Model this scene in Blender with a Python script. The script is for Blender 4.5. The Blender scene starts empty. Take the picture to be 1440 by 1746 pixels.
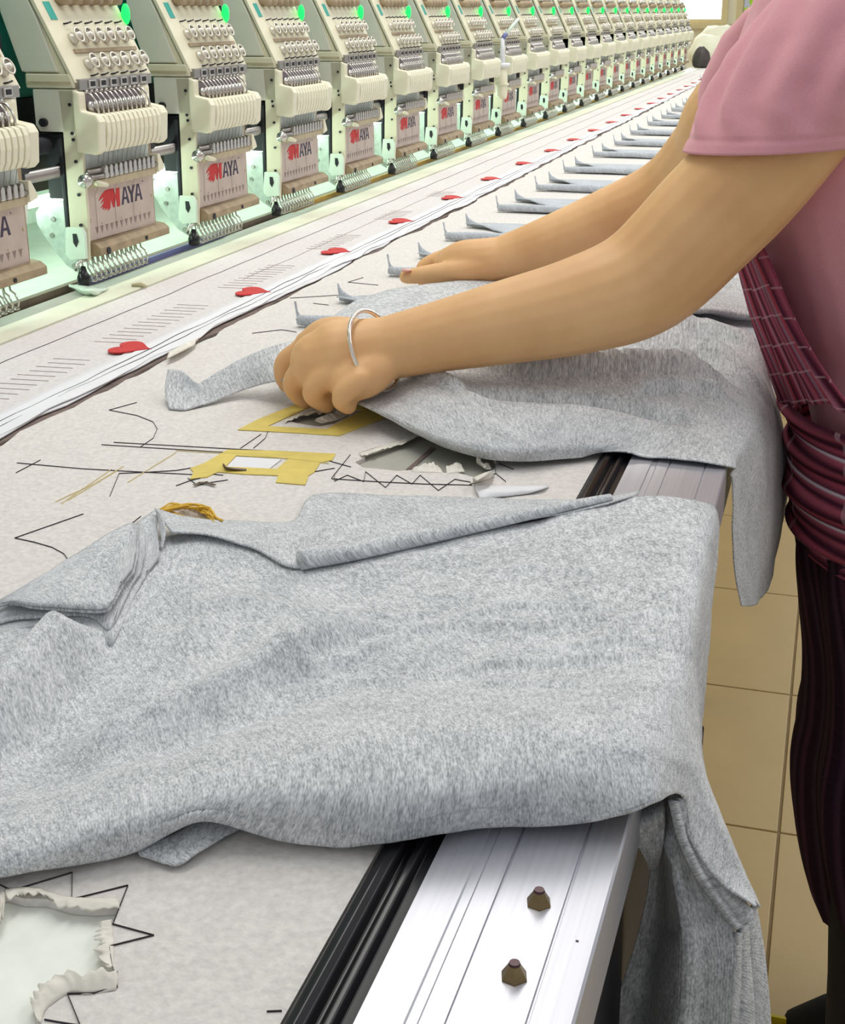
import bpy, bmesh, math, random
from mathutils import Vector, Matrix, noise
random.seed(7)
scene = bpy.context.scene
col = scene.collection
# ------------------------------------------------------------------ camera
FPX, VPX, VPY, CX, CY = 2300.0, 1452.0, 15.0, 720.0, 873.0
PIT = math.atan((CY - VPY) / FPX)
YAW = math.atan((VPX - CX) / math.hypot(FPX, CY - VPY))
CAMZ, TZ = 1.28, 0.92
cam_d = bpy.data.cameras.new('camera'); cam = bpy.data.objects.new('camera', cam_d); col.objects.link(cam)
cam.location = (0, 0, CAMZ); cam.rotation_euler = (math.pi / 2 - PIT, 0, YAW)
cam_d.sensor_fit = 'HORIZONTAL'; cam_d.sensor_width = 36; cam_d.lens = 36 * FPX / 1440
cam_d.clip_start = 0.02; cam_d.clip_end = 100
scene.camera = cam
# ------------------------------------------------------------------ light
world = bpy.data.worlds.new('world'); scene.world = world; world.use_nodes = True
bg = world.node_tree.nodes['Background']
bg.inputs[0].default_value = (0.93, 0.97, 1.0, 1); bg.inputs[1].default_value = 0.50
def area(name, loc, rot, sx, sy, power, colr):
    d = bpy.data.lights.new(name, 'AREA'); d.shape = 'RECTANGLE'; d.size = sx; d.size_y = sy; d.energy = power; d.color = colr
    o = bpy.data.objects.new(name, d); col.objects.link(o); o.location = loc; o.rotation_euler = rot
    return o
area('ceiling_lamp_row', (-0.7, 5.2, 2.9), (0, 0, 0), 0.5, 9.2, 96, (1.0, 0.985, 0.93))
area('ceiling_lamp_row_aisle', (1.3, 5.0, 2.9), (0, 0, 0), 0.4, 8.6, 60, (1.0, 0.97, 0.9))
area('window_daylight', (-1.6, 11.93, 1.85), (math.radians(-90), 0, 0), 1.2, 1.3, 60, (1.0, 1.0, 0.95))
scene.view_settings.view_transform = 'Standard'; scene.view_settings.look = 'None'
scene.view_settings.gamma = 1.0; scene.view_settings.exposure = 0.0
scene.view_settings.use_curve_mapping = False
# ------------------------------------------------------------------ pixel -> place helpers
_r = Vector((math.cos(YAW), math.sin(YAW), 0))
_f = Vector((-math.sin(YAW) * math.cos(PIT), math.cos(YAW) * math.cos(PIT), -math.sin(PIT)))
_u = _r.cross(_f)
_c = Vector((0, 0, CAMZ))
def ray(u, v): return _r * (u - CX) + _u * (CY - v) + _f * FPX
def PT(u, v, h=0.0):
    d = ray(u, v); return _c + d * ((TZ + h - CAMZ) / d.z)
def PY(u, v, y):
    d = ray(u, v); return _c + d * (y / d.y)
# ------------------------------------------------------------------ materials
def nmat(name):
    m = bpy.data.materials.new(name); m.use_nodes = True
    nt = m.node_tree
    return m, nt, nt.nodes['Principled BSDF']
def lin(c):
    return tuple(((x / 255) / 12.92 if x / 255 <= .04045 else ((x / 255 + .055) / 1.055) ** 2.4) for x in c) + (1,)
def plain(name, rgb, rough=.5, metal=0, var=.12, scale=30, spec=.4, bump=0, emit=0):
    m, nt, b = nmat(name)
    c = lin(rgb)
    b.inputs['Roughness'].default_value = rough; b.inputs['Metallic'].default_value = metal
    b.inputs['Specular IOR Level'].default_value = spec
    tc = nt.nodes.new('ShaderNodeTexCoord'); n = nt.nodes.new('ShaderNodeTexNoise')
    n.inputs['Scale'].default_value = scale; n.inputs['Detail'].default_value = 6
    nt.links.new(tc.outputs['Object'], n.inputs['Vector'])
    r = nt.nodes.new('ShaderNodeValToRGB')
    r.color_ramp.elements[0].position = .3; r.color_ramp.elements[1].position = .7
    r.color_ramp.elements[0].color = tuple(x * (1 - var) for x in c[:3]) + (1,)
    r.color_ramp.elements[1].color = tuple(min(1, x * (1 + var * .5)) for x in c[:3]) + (1,)
    nt.links.new(n.outputs['Fac'], r.inputs['Fac']); nt.links.new(r.outputs['Color'], b.inputs['Base Color'])
    if bump:
        bp = nt.nodes.new('ShaderNodeBump'); bp.inputs['Strength'].default_value = bump; bp.inputs['Distance'].default_value = .002
        nt.links.new(n.outputs['Fac'], bp.inputs['Height']); nt.links.new(bp.outputs['Normal'], b.inputs['Normal'])
    if emit:
        b.inputs['Emission Color'].default_value = c; b.inputs['Emission Strength'].default_value = emit
    return m
def heather(name, c0, c1):
    m, nt, b = nmat(name)
    b.inputs['Roughness'].default_value = .95; b.inputs['Specular IOR Level'].default_value = .1
    b.inputs['Sheen Weight'].default_value = .25; b.inputs['Sheen Roughness'].default_value = .5
    uv = nt.nodes.new('ShaderNodeUVMap'); uv.uv_map = 'UVMap'
    def ns(sx, sy, det):
        mp = nt.nodes.new('ShaderNodeMapping'); mp.inputs['Scale'].default_value = (sx, sy, 1)
        n = nt.nodes.new('ShaderNodeTexNoise'); n.inputs['Scale'].default_value = 1; n.inputs['Detail'].default_value = det
        nt.links.new(uv.outputs[0], mp.inputs[0]); nt.links.new(mp.outputs[0], n.inputs['Vector']); return n
    a = ns(1100, 380, 3); d = ns(420, 110, 3); e = ns(40, 26, 2)
    mx = nt.nodes.new('ShaderNodeMath'); mx.operation = 'MULTIPLY_ADD'; mx.inputs[1].default_value = .5
    nt.links.new(a.outputs['Fac'], mx.inputs[0])
    m2 = nt.nodes.new('ShaderNodeMath'); m2.operation = 'MULTIPLY_ADD'; m2.inputs[1].default_value = .35
    nt.links.new(d.outputs['Fac'], m2.inputs[0])
    m3 = nt.nodes.new('ShaderNodeMath'); m3.operation = 'MULTIPLY'; m3.inputs[1].default_value = .15
    nt.links.new(e.outputs['Fac'], m3.inputs[0])
    nt.links.new(m3.outputs[0], m2.inputs[2]); nt.links.new(m2.outputs[0], mx.inputs[2])
    r = nt.nodes.new('ShaderNodeValToRGB'); r.color_ramp.elements[0].position = .38; r.color_ramp.elements[1].position = .62
    r.color_ramp.elements[0].color = lin(c0); r.color_ramp.elements[1].color = lin(c1)
    nt.links.new(mx.outputs[0], r.inputs[0]); nt.links.new(r.outputs[0], b.inputs['Base Color'])
    w = nt.nodes.new('ShaderNodeTexWave'); w.inputs['Scale'].default_value = 170; w.inputs['Distortion'].default_value = 1.5
    w.bands_direction = 'X'; nt.links.new(uv.outputs[0], w.inputs['Vector'])
    ad = nt.nodes.new('ShaderNodeMath'); ad.operation = 'MULTIPLY_ADD'; ad.inputs[1].default_value = .35
    nt.links.new(w.outputs['Fac'], ad.inputs[0]); nt.links.new(mx.outputs[0], ad.inputs[2])
    bp = nt.nodes.new('ShaderNodeBump'); bp.inputs['Strength'].default_value = .35; bp.inputs['Distance'].default_value = .001
    nt.links.new(ad.outputs[0], bp.inputs['Height']); nt.links.new(bp.outputs[0], b.inputs['Normal'])
    return m
M = {}
M['heather'] = heather('grey_heather_jersey', (149, 152, 156), (232, 233, 236))
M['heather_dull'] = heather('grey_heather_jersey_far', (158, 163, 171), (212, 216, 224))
M['ivory'] = plain('ivory_enamel', (226, 220, 194), .38, var=.07, scale=25)
M['ivory_lt'] = plain('ivory_plastic', (236, 231, 206), .42, var=.05, scale=25)
M['side'] = plain('pale_grey_cover', (220, 218, 204), .42, var=.05, scale=20)
M['tan'] = plain('worn_tan_metal', (196, 182, 150), .5, var=.2, scale=60)
M['panel'] = plain('pinkish_steel_panel', (205, 188, 178), .42, .15, var=.1, scale=40)
M['plate'] = plain('worn_brown_plate', (170, 150, 122), .5, .2, var=.25, scale=50)
M['chrome'] = plain('chrome', (214, 210, 204), .22, .85, var=.1)
M['disc'] = plain('pale_tension_disc', (226, 220, 206), .3, .35, var=.1)
M['steel'] = plain('brushed_steel', (176, 172, 168), .35, .8, var=.15)
M['dark'] = plain('dark_metal', (46, 46, 52), .5, .3, var=.3)
M['black'] = plain('black_rubber', (20, 19, 24), .28, 0, var=.3, spec=.45)
M['teal'] = plain('teal_paint', (58, 168, 154), .45, var=.12, scale=8)
M['galv'] = plain('galvanized_steel', (205, 214, 208), .42, .35, var=.2, scale=90)
M['bed'] = plain('mint_white_bed', (226, 240, 226), .35, .0, var=.06)
M['edgebrown'] = plain('brown_edge_rail', (122, 108, 92), .5, .2, var=.3, scale=20)
M['gold'] = plain('yellow_edge_strip', (196, 160, 70), .5, .2, var=.2)
M['blue'] = plain('blue_edge_strip', (110, 116, 168), .5, .1, var=.2)
M['red'] = plain('red_print', (204, 52, 54), .6, var=.08)
M['navy'] = plain('dark_print', (66, 60, 82), .6, var=.1)
M['greyprint'] = plain('grey_print', (150, 134, 126), .6, var=.1)
M['lever'] = plain('mauve_lever_guard', (150, 138, 146), .4, .2, var=.2)
M['led'] = plain('green_led', (20, 255, 90), .4, emit=1.6, var=0)
M['tube'] = plain('white_lamp_tube', (225, 255, 232), .4, emit=20.0, var=0)
M['greytable'] = plain('grey_table_strip', (176, 172, 165), .5, .1, var=.15, scale=12)
M['cream'] = plain('cream_table_edge', (224, 224, 204), .5, var=.1, scale=12)
M['felt'] = plain('grey_white_backing', (219, 214, 213), .9, var=.1, scale=190, spec=.15, bump=.25)
M['felt_near'] = plain('fibre_backing_sheet', (222, 217, 213), .92, var=.13, scale=260, spec=.12, bump=.35)
M['under'] = plain('pale_under_layer', (244, 246, 238), .85, var=.06, scale=60, bump=.3)
M['torn'] = plain('torn_paper', (230, 225, 214), .85, var=.15, scale=120, bump=.3)
M['greyunder'] = plain('grey_under_layer', (176, 174, 164), .85, var=.15, scale=40)
M['white'] = plain('white_paper', (232, 232, 236), .7, var=.04)
M['strip'] = plain('white_strip_paper', (222, 221, 225), .75, var=.05, scale=20)
M['tape'] = plain('yellow_masking_tape', (221, 199, 104), .65, var=.12, scale=50)
M['ythread'] = plain('yellow_thread', (226, 182, 62), .6, var=.2)
M['stitch'] = plain('black_stitch_thread', (58, 52, 56), .8, var=.2)
M['stitchy'] = plain('pale_yellow_thread', (222, 206, 160), .8, var=.1)
M['gapbrown'] = plain('brown_board_edge', (120, 104, 98), .9, var=.3, scale=80)  # dark brown tone for the torn edge gap, slit and lifted edge
M['tile'] = plain('beige_floor_tile', (204, 178, 130), .35, var=.06, scale=6, spec=.4)
M['grout'] = plain('grout', (150, 128, 92), .8)
M['wall'] = plain('cream_wall', (236, 232, 212), .8, var=.04, scale=4)
M['frame'] = plain('window_frame', (206, 192, 150), .5, var=.05)
M['sky'] = plain('window_glare', (255, 255, 250), .5, emit=2.2, var=0)
M['leaf'] = plain('sun_glow_leaf', (170, 205, 50), .5, var=.4, scale=6, emit=.35)  # leaves emit slightly; the glow stands in for sunlight on them
M['sack'] = plain('pale_sack', (232, 230, 208), .7, var=.1, scale=12)
M['sackdark'] = plain('dark_bag', (74, 66, 64), .5, var=.2)
M['skin'] = None
M['nail'] = plain('pink_nail', (226, 168, 150), .35, var=.03)
M['brass'] = plain('bronze_bolt', (138, 118, 84), .35, .8, var=.25, scale=120)
M['boltcap'] = plain('dark_bolt_hole', (80, 58, 62), .4, .5, var=.2)
M['creambox'] = plain('cream_plastic', (226, 222, 196), .35, var=.03)
M['yellow'] = plain('yellow_plastic', (214, 190, 40), .45, var=.08)
M['silver'] = plain('silver_bangle', (236, 226, 214), .18, .9, var=.03)
M['pants'] = plain('black_trousers', (26, 24, 28), .9, var=.2)
M['hair'] = plain('black_hair', (28, 22, 20), .5, var=.3)
M['film'] = plain('clear_film', (220, 236, 222), .2, var=.05)
def alu_mat():
    m, nt, b = nmat('brushed_aluminium')
    b.inputs['Metallic'].default_value = .5; b.inputs['Roughness'].default_value = .36
    tc = nt.nodes.new('ShaderNodeTexCoord'); mp = nt.nodes.new('ShaderNodeMapping'); mp.inputs['Scale'].default_value = (420, 5, 40)
    n = nt.nodes.new('ShaderNodeTexNoise'); n.inputs['Scale'].default_value = 1; n.inputs['Detail'].default_value = 4
    nt.links.new(tc.outputs['Object'], mp.inputs[0]); nt.links.new(mp.outputs[0], n.inputs['Vector'])
    r = nt.nodes.new('ShaderNodeValToRGB'); r.color_ramp.elements[0].color = lin((176, 176, 184)); r.color_ramp.elements[1].color = lin((206, 206, 214))
    nt.links.new(n.outputs['Fac'], r.inputs[0]); nt.links.new(r.outputs[0], b.inputs['Base Color'])
    return m
M['alu'] = alu_mat()
def skin_mat():
    m, nt, b = nmat('skin')
    b.inputs['Roughness'].default_value = .52; b.inputs['Specular IOR Level'].default_value = .35
    b.inputs['Subsurface Weight'].default_value = .12; b.inputs['Subsurface Radius'].default_value = (.012, .005, .003); b.inputs['Subsurface Scale'].default_value = .6
    tc = nt.nodes.new('ShaderNodeTexCoord'); n = nt.nodes.new('ShaderNodeTexNoise'); n.inputs['Scale'].default_value = 14; n.inputs['Detail'].default_value = 5
    nt.links.new(tc.outputs['Object'], n.inputs['Vector'])
    r = nt.nodes.new('ShaderNodeValToRGB'); r.color_ramp.elements[0].color = lin((220, 170, 118)); r.color_ramp.elements[1].color = lin((236, 190, 138))
    r.color_ramp.elements[0].position = .3; r.color_ramp.elements[1].position = .7
    nt.links.new(n.outputs['Fac'], r.inputs[0]); nt.links.new(r.outputs[0], b.inputs['Base Color'])
    return m
M['skin'] = skin_mat()
def pink_mat():
    m, nt, b = nmat('pink_jersey')
    b.inputs['Roughness'].default_value = .9; b.inputs['Specular IOR Level'].default_value = .12
    b.inputs['Sheen Weight'].default_value = .2
    tc = nt.nodes.new('ShaderNodeTexCoord'); n = nt.nodes.new('ShaderNodeTexNoise'); n.inputs['Scale'].default_value = 900; n.inputs['Detail'].default_value = 2
    nt.links.new(tc.outputs['Object'], n.inputs['Vector'])
    r = nt.nodes.new('ShaderNodeValToRGB'); r.color_ramp.elements[0].color = lin((214, 148, 158)); r.color_ramp.elements[1].color = lin((232, 170, 180))
    nt.links.new(n.outputs['Fac'], r.inputs[0]); nt.links.new(r.outputs[0], b.inputs['Base Color'])
    bp = nt.nodes.new('ShaderNodeBump'); bp.inputs['Strength'].default_value = .15; bp.inputs['Distance'].default_value = .0006
    nt.links.new(n.outputs['Fac'], bp.inputs['Height']); nt.links.new(bp.outputs[0], b.inputs['Normal'])
    return m
M['pink'] = pink_mat()
def plaid_mat(name, stripes, thin, thinf=34):
    # stripes along V-direction of the UV map (colour varies with U), thin pale threads across
    m, nt, b = nmat(name)
    b.inputs['Roughness'].default_value = .9; b.inputs['Specular IOR Level'].default_value = .12
    uv = nt.nodes.new('ShaderNodeUVMap'); uv.uv_map = 'UVMap'
    sp = nt.nodes.new('ShaderNodeSeparateXYZ'); nt.links.new(uv.outputs[0], sp.inputs[0])
    def frac(sock, k):
        a = nt.nodes.new('ShaderNodeMath'); a.operation = 'MULTIPLY'; a.inputs[1].default_value = k; nt.links.new(sock, a.inputs[0])
        fr = nt.nodes.new('ShaderNodeMath'); fr.operation = 'FRACT'; nt.links.new(a.outputs[0], fr.inputs[0]); return fr.outputs[0]
    r = nt.nodes.new('ShaderNodeValToRGB'); r.color_ramp.interpolation = 'EASE'
    els = r.color_ramp.elements
    els[0].position = 0; els[0].color = lin(stripes[0][1]); els[1].position = stripes[1][0]; els[1].color = lin(stripes[1][1])
    for p, c in stripes[2:]:
        e = els.new(p); e.color = lin(c)
    nt.links.new(frac(sp.outputs[0], 28), r.inputs[0])
    t = nt.nodes.new('ShaderNodeValToRGB'); t.color_ramp.interpolation = 'CONSTANT'
    t.color_ramp.elements[0].color = (0, 0, 0, 1); t.color_ramp.elements[1].position = .93; t.color_ramp.elements[1].color = (1, 1, 1, 1)
    nt.links.new(frac(sp.outputs[1], thinf), t.inputs[0])
    mx = nt.nodes.new('ShaderNodeMixRGB'); mx.inputs[2].default_value = lin(thin)
    mm = nt.nodes.new('ShaderNodeMath'); mm.operation = 'MULTIPLY'; mm.inputs[1].default_value = .35; nt.links.new(t.outputs[0], mm.inputs[0])
    nt.links.new(mm.outputs[0], mx.inputs[0]); nt.links.new(r.outputs[0], mx.inputs[1])
    n = nt.nodes.new('ShaderNodeTexNoise'); n.inputs['Scale'].default_value = 700; nt.links.new(uv.outputs[0], n.inputs['Vector'])
    m2 = nt.nodes.new('ShaderNodeMixRGB'); m2.blend_type = 'MULTIPLY'; m2.inputs[0].default_value = .5
    nt.links.new(mx.outputs[0], m2.inputs[1]); nt.links.new(n.outputs['Fac'], m2.inputs[2])
    g = nt.nodes.new('ShaderNodeMixRGB'); g.blend_type = 'MULTIPLY'; g.inputs[0].default_value = 1; g.inputs[2].default_value = (1.35, 1.35, 1.35, 1)
    nt.links.new(m2.outputs[0], g.inputs[1]); nt.links.new(g.outputs[0], b.inputs['Base Color'])
    return m
RED = [(0, (116, 46, 66)), (.16, (160, 82, 102)), (.3, (78, 30, 50)), (.44, (176, 110, 130)), (.56, (134, 48, 68)), (.7, (66, 28, 44)), (.84, (170, 72, 88)), (.95, (140, 108, 126))]
M['plaid'] = plaid_mat('red_plaid_cotton', RED, (206, 176, 186))
M['plaid_waist'] = plaid_mat('red_plaid_cotton_waist', [(0, (84, 36, 56)), (.2, (164, 82, 100)), (.35, (70, 30, 48)), (.52, (170, 88, 106)), (.62, (214, 204, 214)), (.68, (110, 54, 74)), (.84, (166, 78, 96)), (.95, (70, 30, 46))], (206, 176, 186), 9)
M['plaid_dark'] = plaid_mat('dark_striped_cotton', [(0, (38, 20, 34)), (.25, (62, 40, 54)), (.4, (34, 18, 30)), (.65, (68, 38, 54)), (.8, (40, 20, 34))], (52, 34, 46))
# ------------------------------------------------------------------ mesh helpers
class MB:
    def __init__(s): s.v = []; s.f = []; s.uv = None
    def add(s, vs, fs):
        b = len(s.v); s.v += [Vector(v) for v in vs]; s.f += [[i + b for i in f] for f in fs]; return s
    def box(s, x0, x1, y0, y1, z0, z1):
        return s.add([(x0, y0, z0), (x1, y0, z0), (x1, y1, z0), (x0, y1, z0), (x0, y0, z1), (x1, y0, z1), (x1, y1, z1), (x0, y1, z1)],
                     [(0, 3, 2, 1), (4, 5, 6, 7), (0, 1, 5, 4), (1, 2, 6, 5), (2, 3, 7, 6), (3, 0, 4, 7)])
    def prism(s, poly, axis, a, b):
        # poly: list of 2D points; axis 'y' -> (x,z), 'x' -> (y,z), 'z' -> (x,y)
        def P(p, t):
            return {'y': (p[0], t, p[1]), 'x': (t, p[0], p[1]), 'z': (p[0], p[1], t)}[axis]
        n = len(poly)
        vs = [P(p, a) for p in poly] + [P(p, b) for p in poly]
        fs = [list(range(n))[::-1], list(range(n, 2 * n))] + [(i, (i + 1) % n, n + (i + 1) % n, n + i) for i in range(n)]
        return s.add(vs, fs)
    def tube(s, pts, r, n=8, caps=True):
        pts = [Vector(p) for p in pts]; rs = r if isinstance(r, (list, tuple)) else [r] * len(pts)
        vs = []; fs = []; ref = None
        for i, p in enumerate(pts):
            t = (pts[min(i + 1, len(pts) - 1)] - pts[max(i - 1, 0)]).normalized()
            if ref is None: ref = t.orthogonal().normalized()
            a = (ref - t * ref.dot(t)).normalized(); b = t.cross(a); ref = a
            for k in range(n):
                th = 2 * math.pi * k / n
                vs.append(p + (a * math.cos(th) + b * math.sin(th)) * rs[i])
        for i in range(len(pts) - 1):
            for k in range(n):
                fs.append((i * n + k, i * n + (k + 1) % n, (i + 1) * n + (k + 1) % n, (i + 1) * n + k))
        if caps: fs += [list(range(n))[::-1], [(len(pts) - 1) * n + k for k in range(n)]]
        return s.add(vs, fs)
    def rings(s, rings, caps=True, closed=True):
        n = len(rings[0]); vs = [p for r in rings for p in r]; fs = []
        for i in range(len(rings) - 1):
            for k in range(n if closed else n - 1):
                fs.append((i * n + k, i * n + (k + 1) % n, (i + 1) * n + (k + 1) % n, (i + 1) * n + k))
        if caps: fs += [list(range(n))[::-1], [(len(rings) - 1) * n + k for k in range(n)]]
        return s.add(vs, fs)
    def torus(s, c, axis, R, r, n=14, m=6):
        c = Vector(c); ax = Vector(axis).normalized(); a = ax.orthogonal().normalized(); b = ax.cross(a)
        vs = []; fs = []
        for i in range(n):
            th = 2 * math.pi * i / n; d = a * math.cos(th) + b * math.sin(th)
            for k in range(m):
                ph = 2 * math.pi * k / m
                vs.append(c + d * (R + r * math.cos(ph)) + ax * (r * math.sin(ph)))
        for i in range(n):
            for k in range(m):
                fs.append((i * m + k, ((i + 1) % n) * m + k, ((i + 1) % n) * m + (k + 1) % m, i * m + (k + 1) % m))
        return s.add(vs, fs)
    def ellipsoid(s, c, rx, ry, rz, n=14, m=9):
        rings = []
        for j in range(1, m):
            ph = math.pi * j / m - math.pi / 2
            rings.append([Vector(c) + Vector((rx * math.cos(ph) * math.cos(2 * math.pi * k / n), ry * math.cos(ph) * math.sin(2 * math.pi * k / n), rz * math.sin(ph))) for k in range(n)])
        return s.rings(rings)
    def mesh(s, name, mat, smooth=False, bevel=0):
        me = bpy.data.meshes.new(name); me.from_pydata(s.v, [], s.f); me.validate()
        bm = bmesh.new(); bm.from_mesh(me); bmesh.ops.recalc_face_normals(bm, faces=bm.faces)
        if bevel: bmesh.ops.bevel(bm, geom=[e for e in bm.edges if len(e.link_faces) == 2 and e.calc_face_angle(0) > .6], offset=bevel, segments=2, profile=.6, affect='EDGES')
        bm.to_mesh(me); bm.free()
        if smooth:
            for p in me.polygons: p.use_smooth = True
        me.materials.append(M[mat] if isinstance(mat, str) else mat)
        return me
    def build(s, name, mat, parent=None, smooth=False, bevel=0):
        return link(name, s.mesh(name, mat, smooth, bevel), parent)
def link(name, me, parent=None, loc=None):
    o = bpy.data.objects.new(name, me); col.objects.link(o)
    if parent: o.parent = parent
    if loc: o.location = loc
    return o
def tag(o, label=None, cat=None, group=None, kind=None):
    if label: o['label'] = label
    if cat: o['category'] = cat
    if group: o['group'] = group
    if kind: o['kind'] = kind
    return o
def empty(name, loc=(0, 0, 0)):
    o = bpy.data.objects.new(name, None); o.empty_display_size = .05; col.objects.link(o); o.location = loc; return o
def smooth_angle(o):
    for p in o.data.polygons: p.use_smooth = True
    return o
def cr(p0, p1, p2, p3, t):
    return .5 * ((2 * p1) + (p2 - p0) * t + (2 * p0 - 5 * p1 + 4 * p2 - p3) * t * t + (3 * p1 - p0 - 3 * p2 + p3) * t ** 3)
def spline(pts, n):
    out = []; m = len(pts)
    for i in range(n):
        s = i / (n - 1) * (m - 1); k = min(int(s), m - 2); t = s - k
        p1, p2 = pts[k], pts[k + 1]
        p0 = pts[k - 1] if k > 0 else p1 * 2 - p2
        p3 = pts[k + 2] if k + 2 < m else p2 * 2 - p1
        out.append(cr(p0, p1, p2, p3, t))
    return out
def cloth(name, grid, nu, nv, mat, parent=None, ridges=(), namp=0.0, nscale=20, thick=.0012, rot=0.0, fn=None, zmin=None):
    """grid: rows of Vectors; a smooth fabric surface through them with real folds and thickness."""
    rows = [spline(r, nu) for r in grid]
    cols = [spline([rows[j][i] for j in range(len(rows))], nv) for i in range(nu)]
    P = [[cols[i][j] for i in range(nu)] for j in range(nv)]
    V = []; 
    for j in range(nv):
        for i in range(nu):
            p = P[j][i]
            du = P[j][min(i + 1, nu - 1)] - P[j][max(i - 1, 0)]; dv = P[min(j + 1, nv - 1)][i] - P[max(j - 1, 0)][i]
            nn = du.cross(dv)
            nn = nn.normalized() if nn.length > 1e-9 else Vector((0, 0, 1))
            if nn.z < 0: nn = -nn
            d = 0.0
            if namp: d += namp * noise.fractal(Vector((p.x, p.y, p.z)) * nscale, 1.0, 2.0, 3)
            for poly, amp, w in ridges:
                best = 9; bt = 0; L = len(poly) - 1
                for q in range(L):
                    a, b = poly[q], poly[q + 1]; ab = b - a; pp = Vector((p.x, p.y)) - a
                    t = max(0, min(1, pp.dot(ab) / max(ab.length_squared, 1e-12))); dd = (pp - ab * t).length
                    if dd < best: best = dd; bt = (q + t) / L
                if best < 3 * w:
                    d += amp * math.exp(-(best / w) ** 2) * min(1, 5 * bt + .15, 5 * (1 - bt) + .15)
            if fn: d += fn(i / (nu - 1), j / (nv - 1), p)
            q = p + nn * d
            if zmin is not None and q.z < zmin(q): q.z = zmin(q)
            V.append(q)
    F = [(j * nu + i, j * nu + i + 1, (j + 1) * nu + i + 1, (j + 1) * nu + i) for j in range(nv - 1) for i in range(nu - 1)]
    me = bpy.data.meshes.new(name); me.from_pydata(V, [], F)
    # UVs in metres
    ul = [0]; mid = nv // 2
    for i in range(1, nu): ul.append(ul[-1] + (P[mid][i] - P[mid][i - 1]).length)
    vl = [0]; midu = nu // 2
    for j in range(1, nv): vl.append(vl[-1] + (P[j][midu] - P[j - 1][midu]).length)
    uvl = me.uv_layers.new(name='UVMap'); cr_, sr_ = math.cos(rot), math.sin(rot)
    for lp in me.loops:
        j, i = divmod(lp.vertex_index, nu); a, b = ul[i], vl[j]
        uvl.data[lp.index].uv = (a * cr_ - b * sr_, a * sr_ + b * cr_)
    for p in me.polygons: p.use_smooth = True
    me.materials.append(M[mat])
    o = link(name, me, parent)
    if thick:
        md = o.modifiers.new('thickness', 'SOLIDIFY'); md.thickness = thick; md.offset = 0
    return o
def ridge(pts, amp, w): return ([PT(u, v).to_2d() for u, v in pts], amp, w)
def sheet(name, outline, holes, z0, z1, mat, parent=None):
    """a flat sheet with real thickness cut to an outline (x, y) with holes"""
    cu = bpy.data.curves.new(name, 'CURVE'); cu.dimensions = '2D'; cu.fill_mode = 'BOTH'; cu.extrude = (z1 - z0) / 2
    for poly in [outline] + list(holes):
        sp = cu.splines.new('POLY'); sp.points.add(len(poly) - 1); sp.use_cyclic_u = True
        for p, q in zip(sp.points, poly): p.co = (q[0], q[1], 0, 1)
    tmp = bpy.data.objects.new(name, cu); col.objects.link(tmp)
    dg = bpy.context.evaluated_depsgraph_get()
    me = bpy.data.meshes.new_from_object(tmp.evaluated_get(dg))
    bpy.data.objects.remove(tmp); bpy.data.curves.remove(cu)
    me.name = name; me.materials.clear(); me.materials.append(M[mat])
    o = link(name, me, parent); o.location.z = (z0 + z1) / 2
    return o
def line(name, pts, w, mat, parent=None, h=.0006, raw=False):
    """a sewn thread lying on a surface: a thin raised ribbon"""
    P = pts if raw else [PT(u, v, h) for u, v in pts]
    P = [Vector((p.x, p.y, TZ + h)) if not raw else p for p in P]
    mb = MB()
    for a, b in zip(P, P[1:]):
        d = (b - a); d.z = 0
        if d.length < 1e-6: continue
        n = Vector((-d.y, d.x, 0)).normalized() * w / 2
        e = d.normalized() * w / 3
        lo = Vector((0, 0, -.0005)); hi = Vector((0, 0, .0003))
        mb.add([a - n - e + lo, a + n - e + lo, b + n + e + lo, b - n + e + lo, a - n * .6 - e + hi, a + n * .6 - e + hi, b + n * .6 + e + hi, b - n * .6 + e + hi],
               [(0, 1, 2, 3), (4, 5, 6, 7), (0, 1, 5, 4), (1, 2, 6, 5), (2, 3, 7, 6), (3, 0, 4, 7)])
    return mb.build(name, mat, parent)
def voxel(name, mb, vox, mat, parent=None, smooth=8, factor=.5, fn=None):
    """fuse overlapping solids into one continuous skin"""
    me = mb.mesh(name + '_raw', mat)
    o = bpy.data.objects.new('tmp', me); col.objects.link(o)
    r = o.modifiers.new('r', 'REMESH'); r.mode = 'VOXEL'; r.voxel_size = vox; r.use_smooth_shade = True
    s = o.modifiers.new('s', 'SMOOTH'); s.iterations = smooth; s.factor = factor
    dg = bpy.context.evaluated_depsgraph_get()
    out = bpy.data.meshes.new_from_object(o.evaluated_get(dg)); out.name = name
    bpy.data.objects.remove(o); bpy.data.meshes.remove(me)
    if fn:
        nrm = [v.normal.copy() for v in out.vertices]
        for v, n in zip(out.vertices, nrm): v.co = v.co + n * fn(v.co, n)
    for p in out.polygons: p.use_smooth = True
    out.materials.clear(); out.materials.append(M[mat])
    return link(name, out, parent)
ORD = ['first', 'second', 'third', 'fourth', 'fifth', 'sixth', 'seventh', 'eighth', 'ninth', 'tenth', 'eleventh', 'twelfth', 'thirteenth', 'fourteenth', 'fifteenth', 'sixteenth', 'seventeenth', 'eighteenth', 'nineteenth', 'twentieth', 'twenty-first', 'twenty-second', 'twenty-third', 'twenty-fourth']
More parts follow.
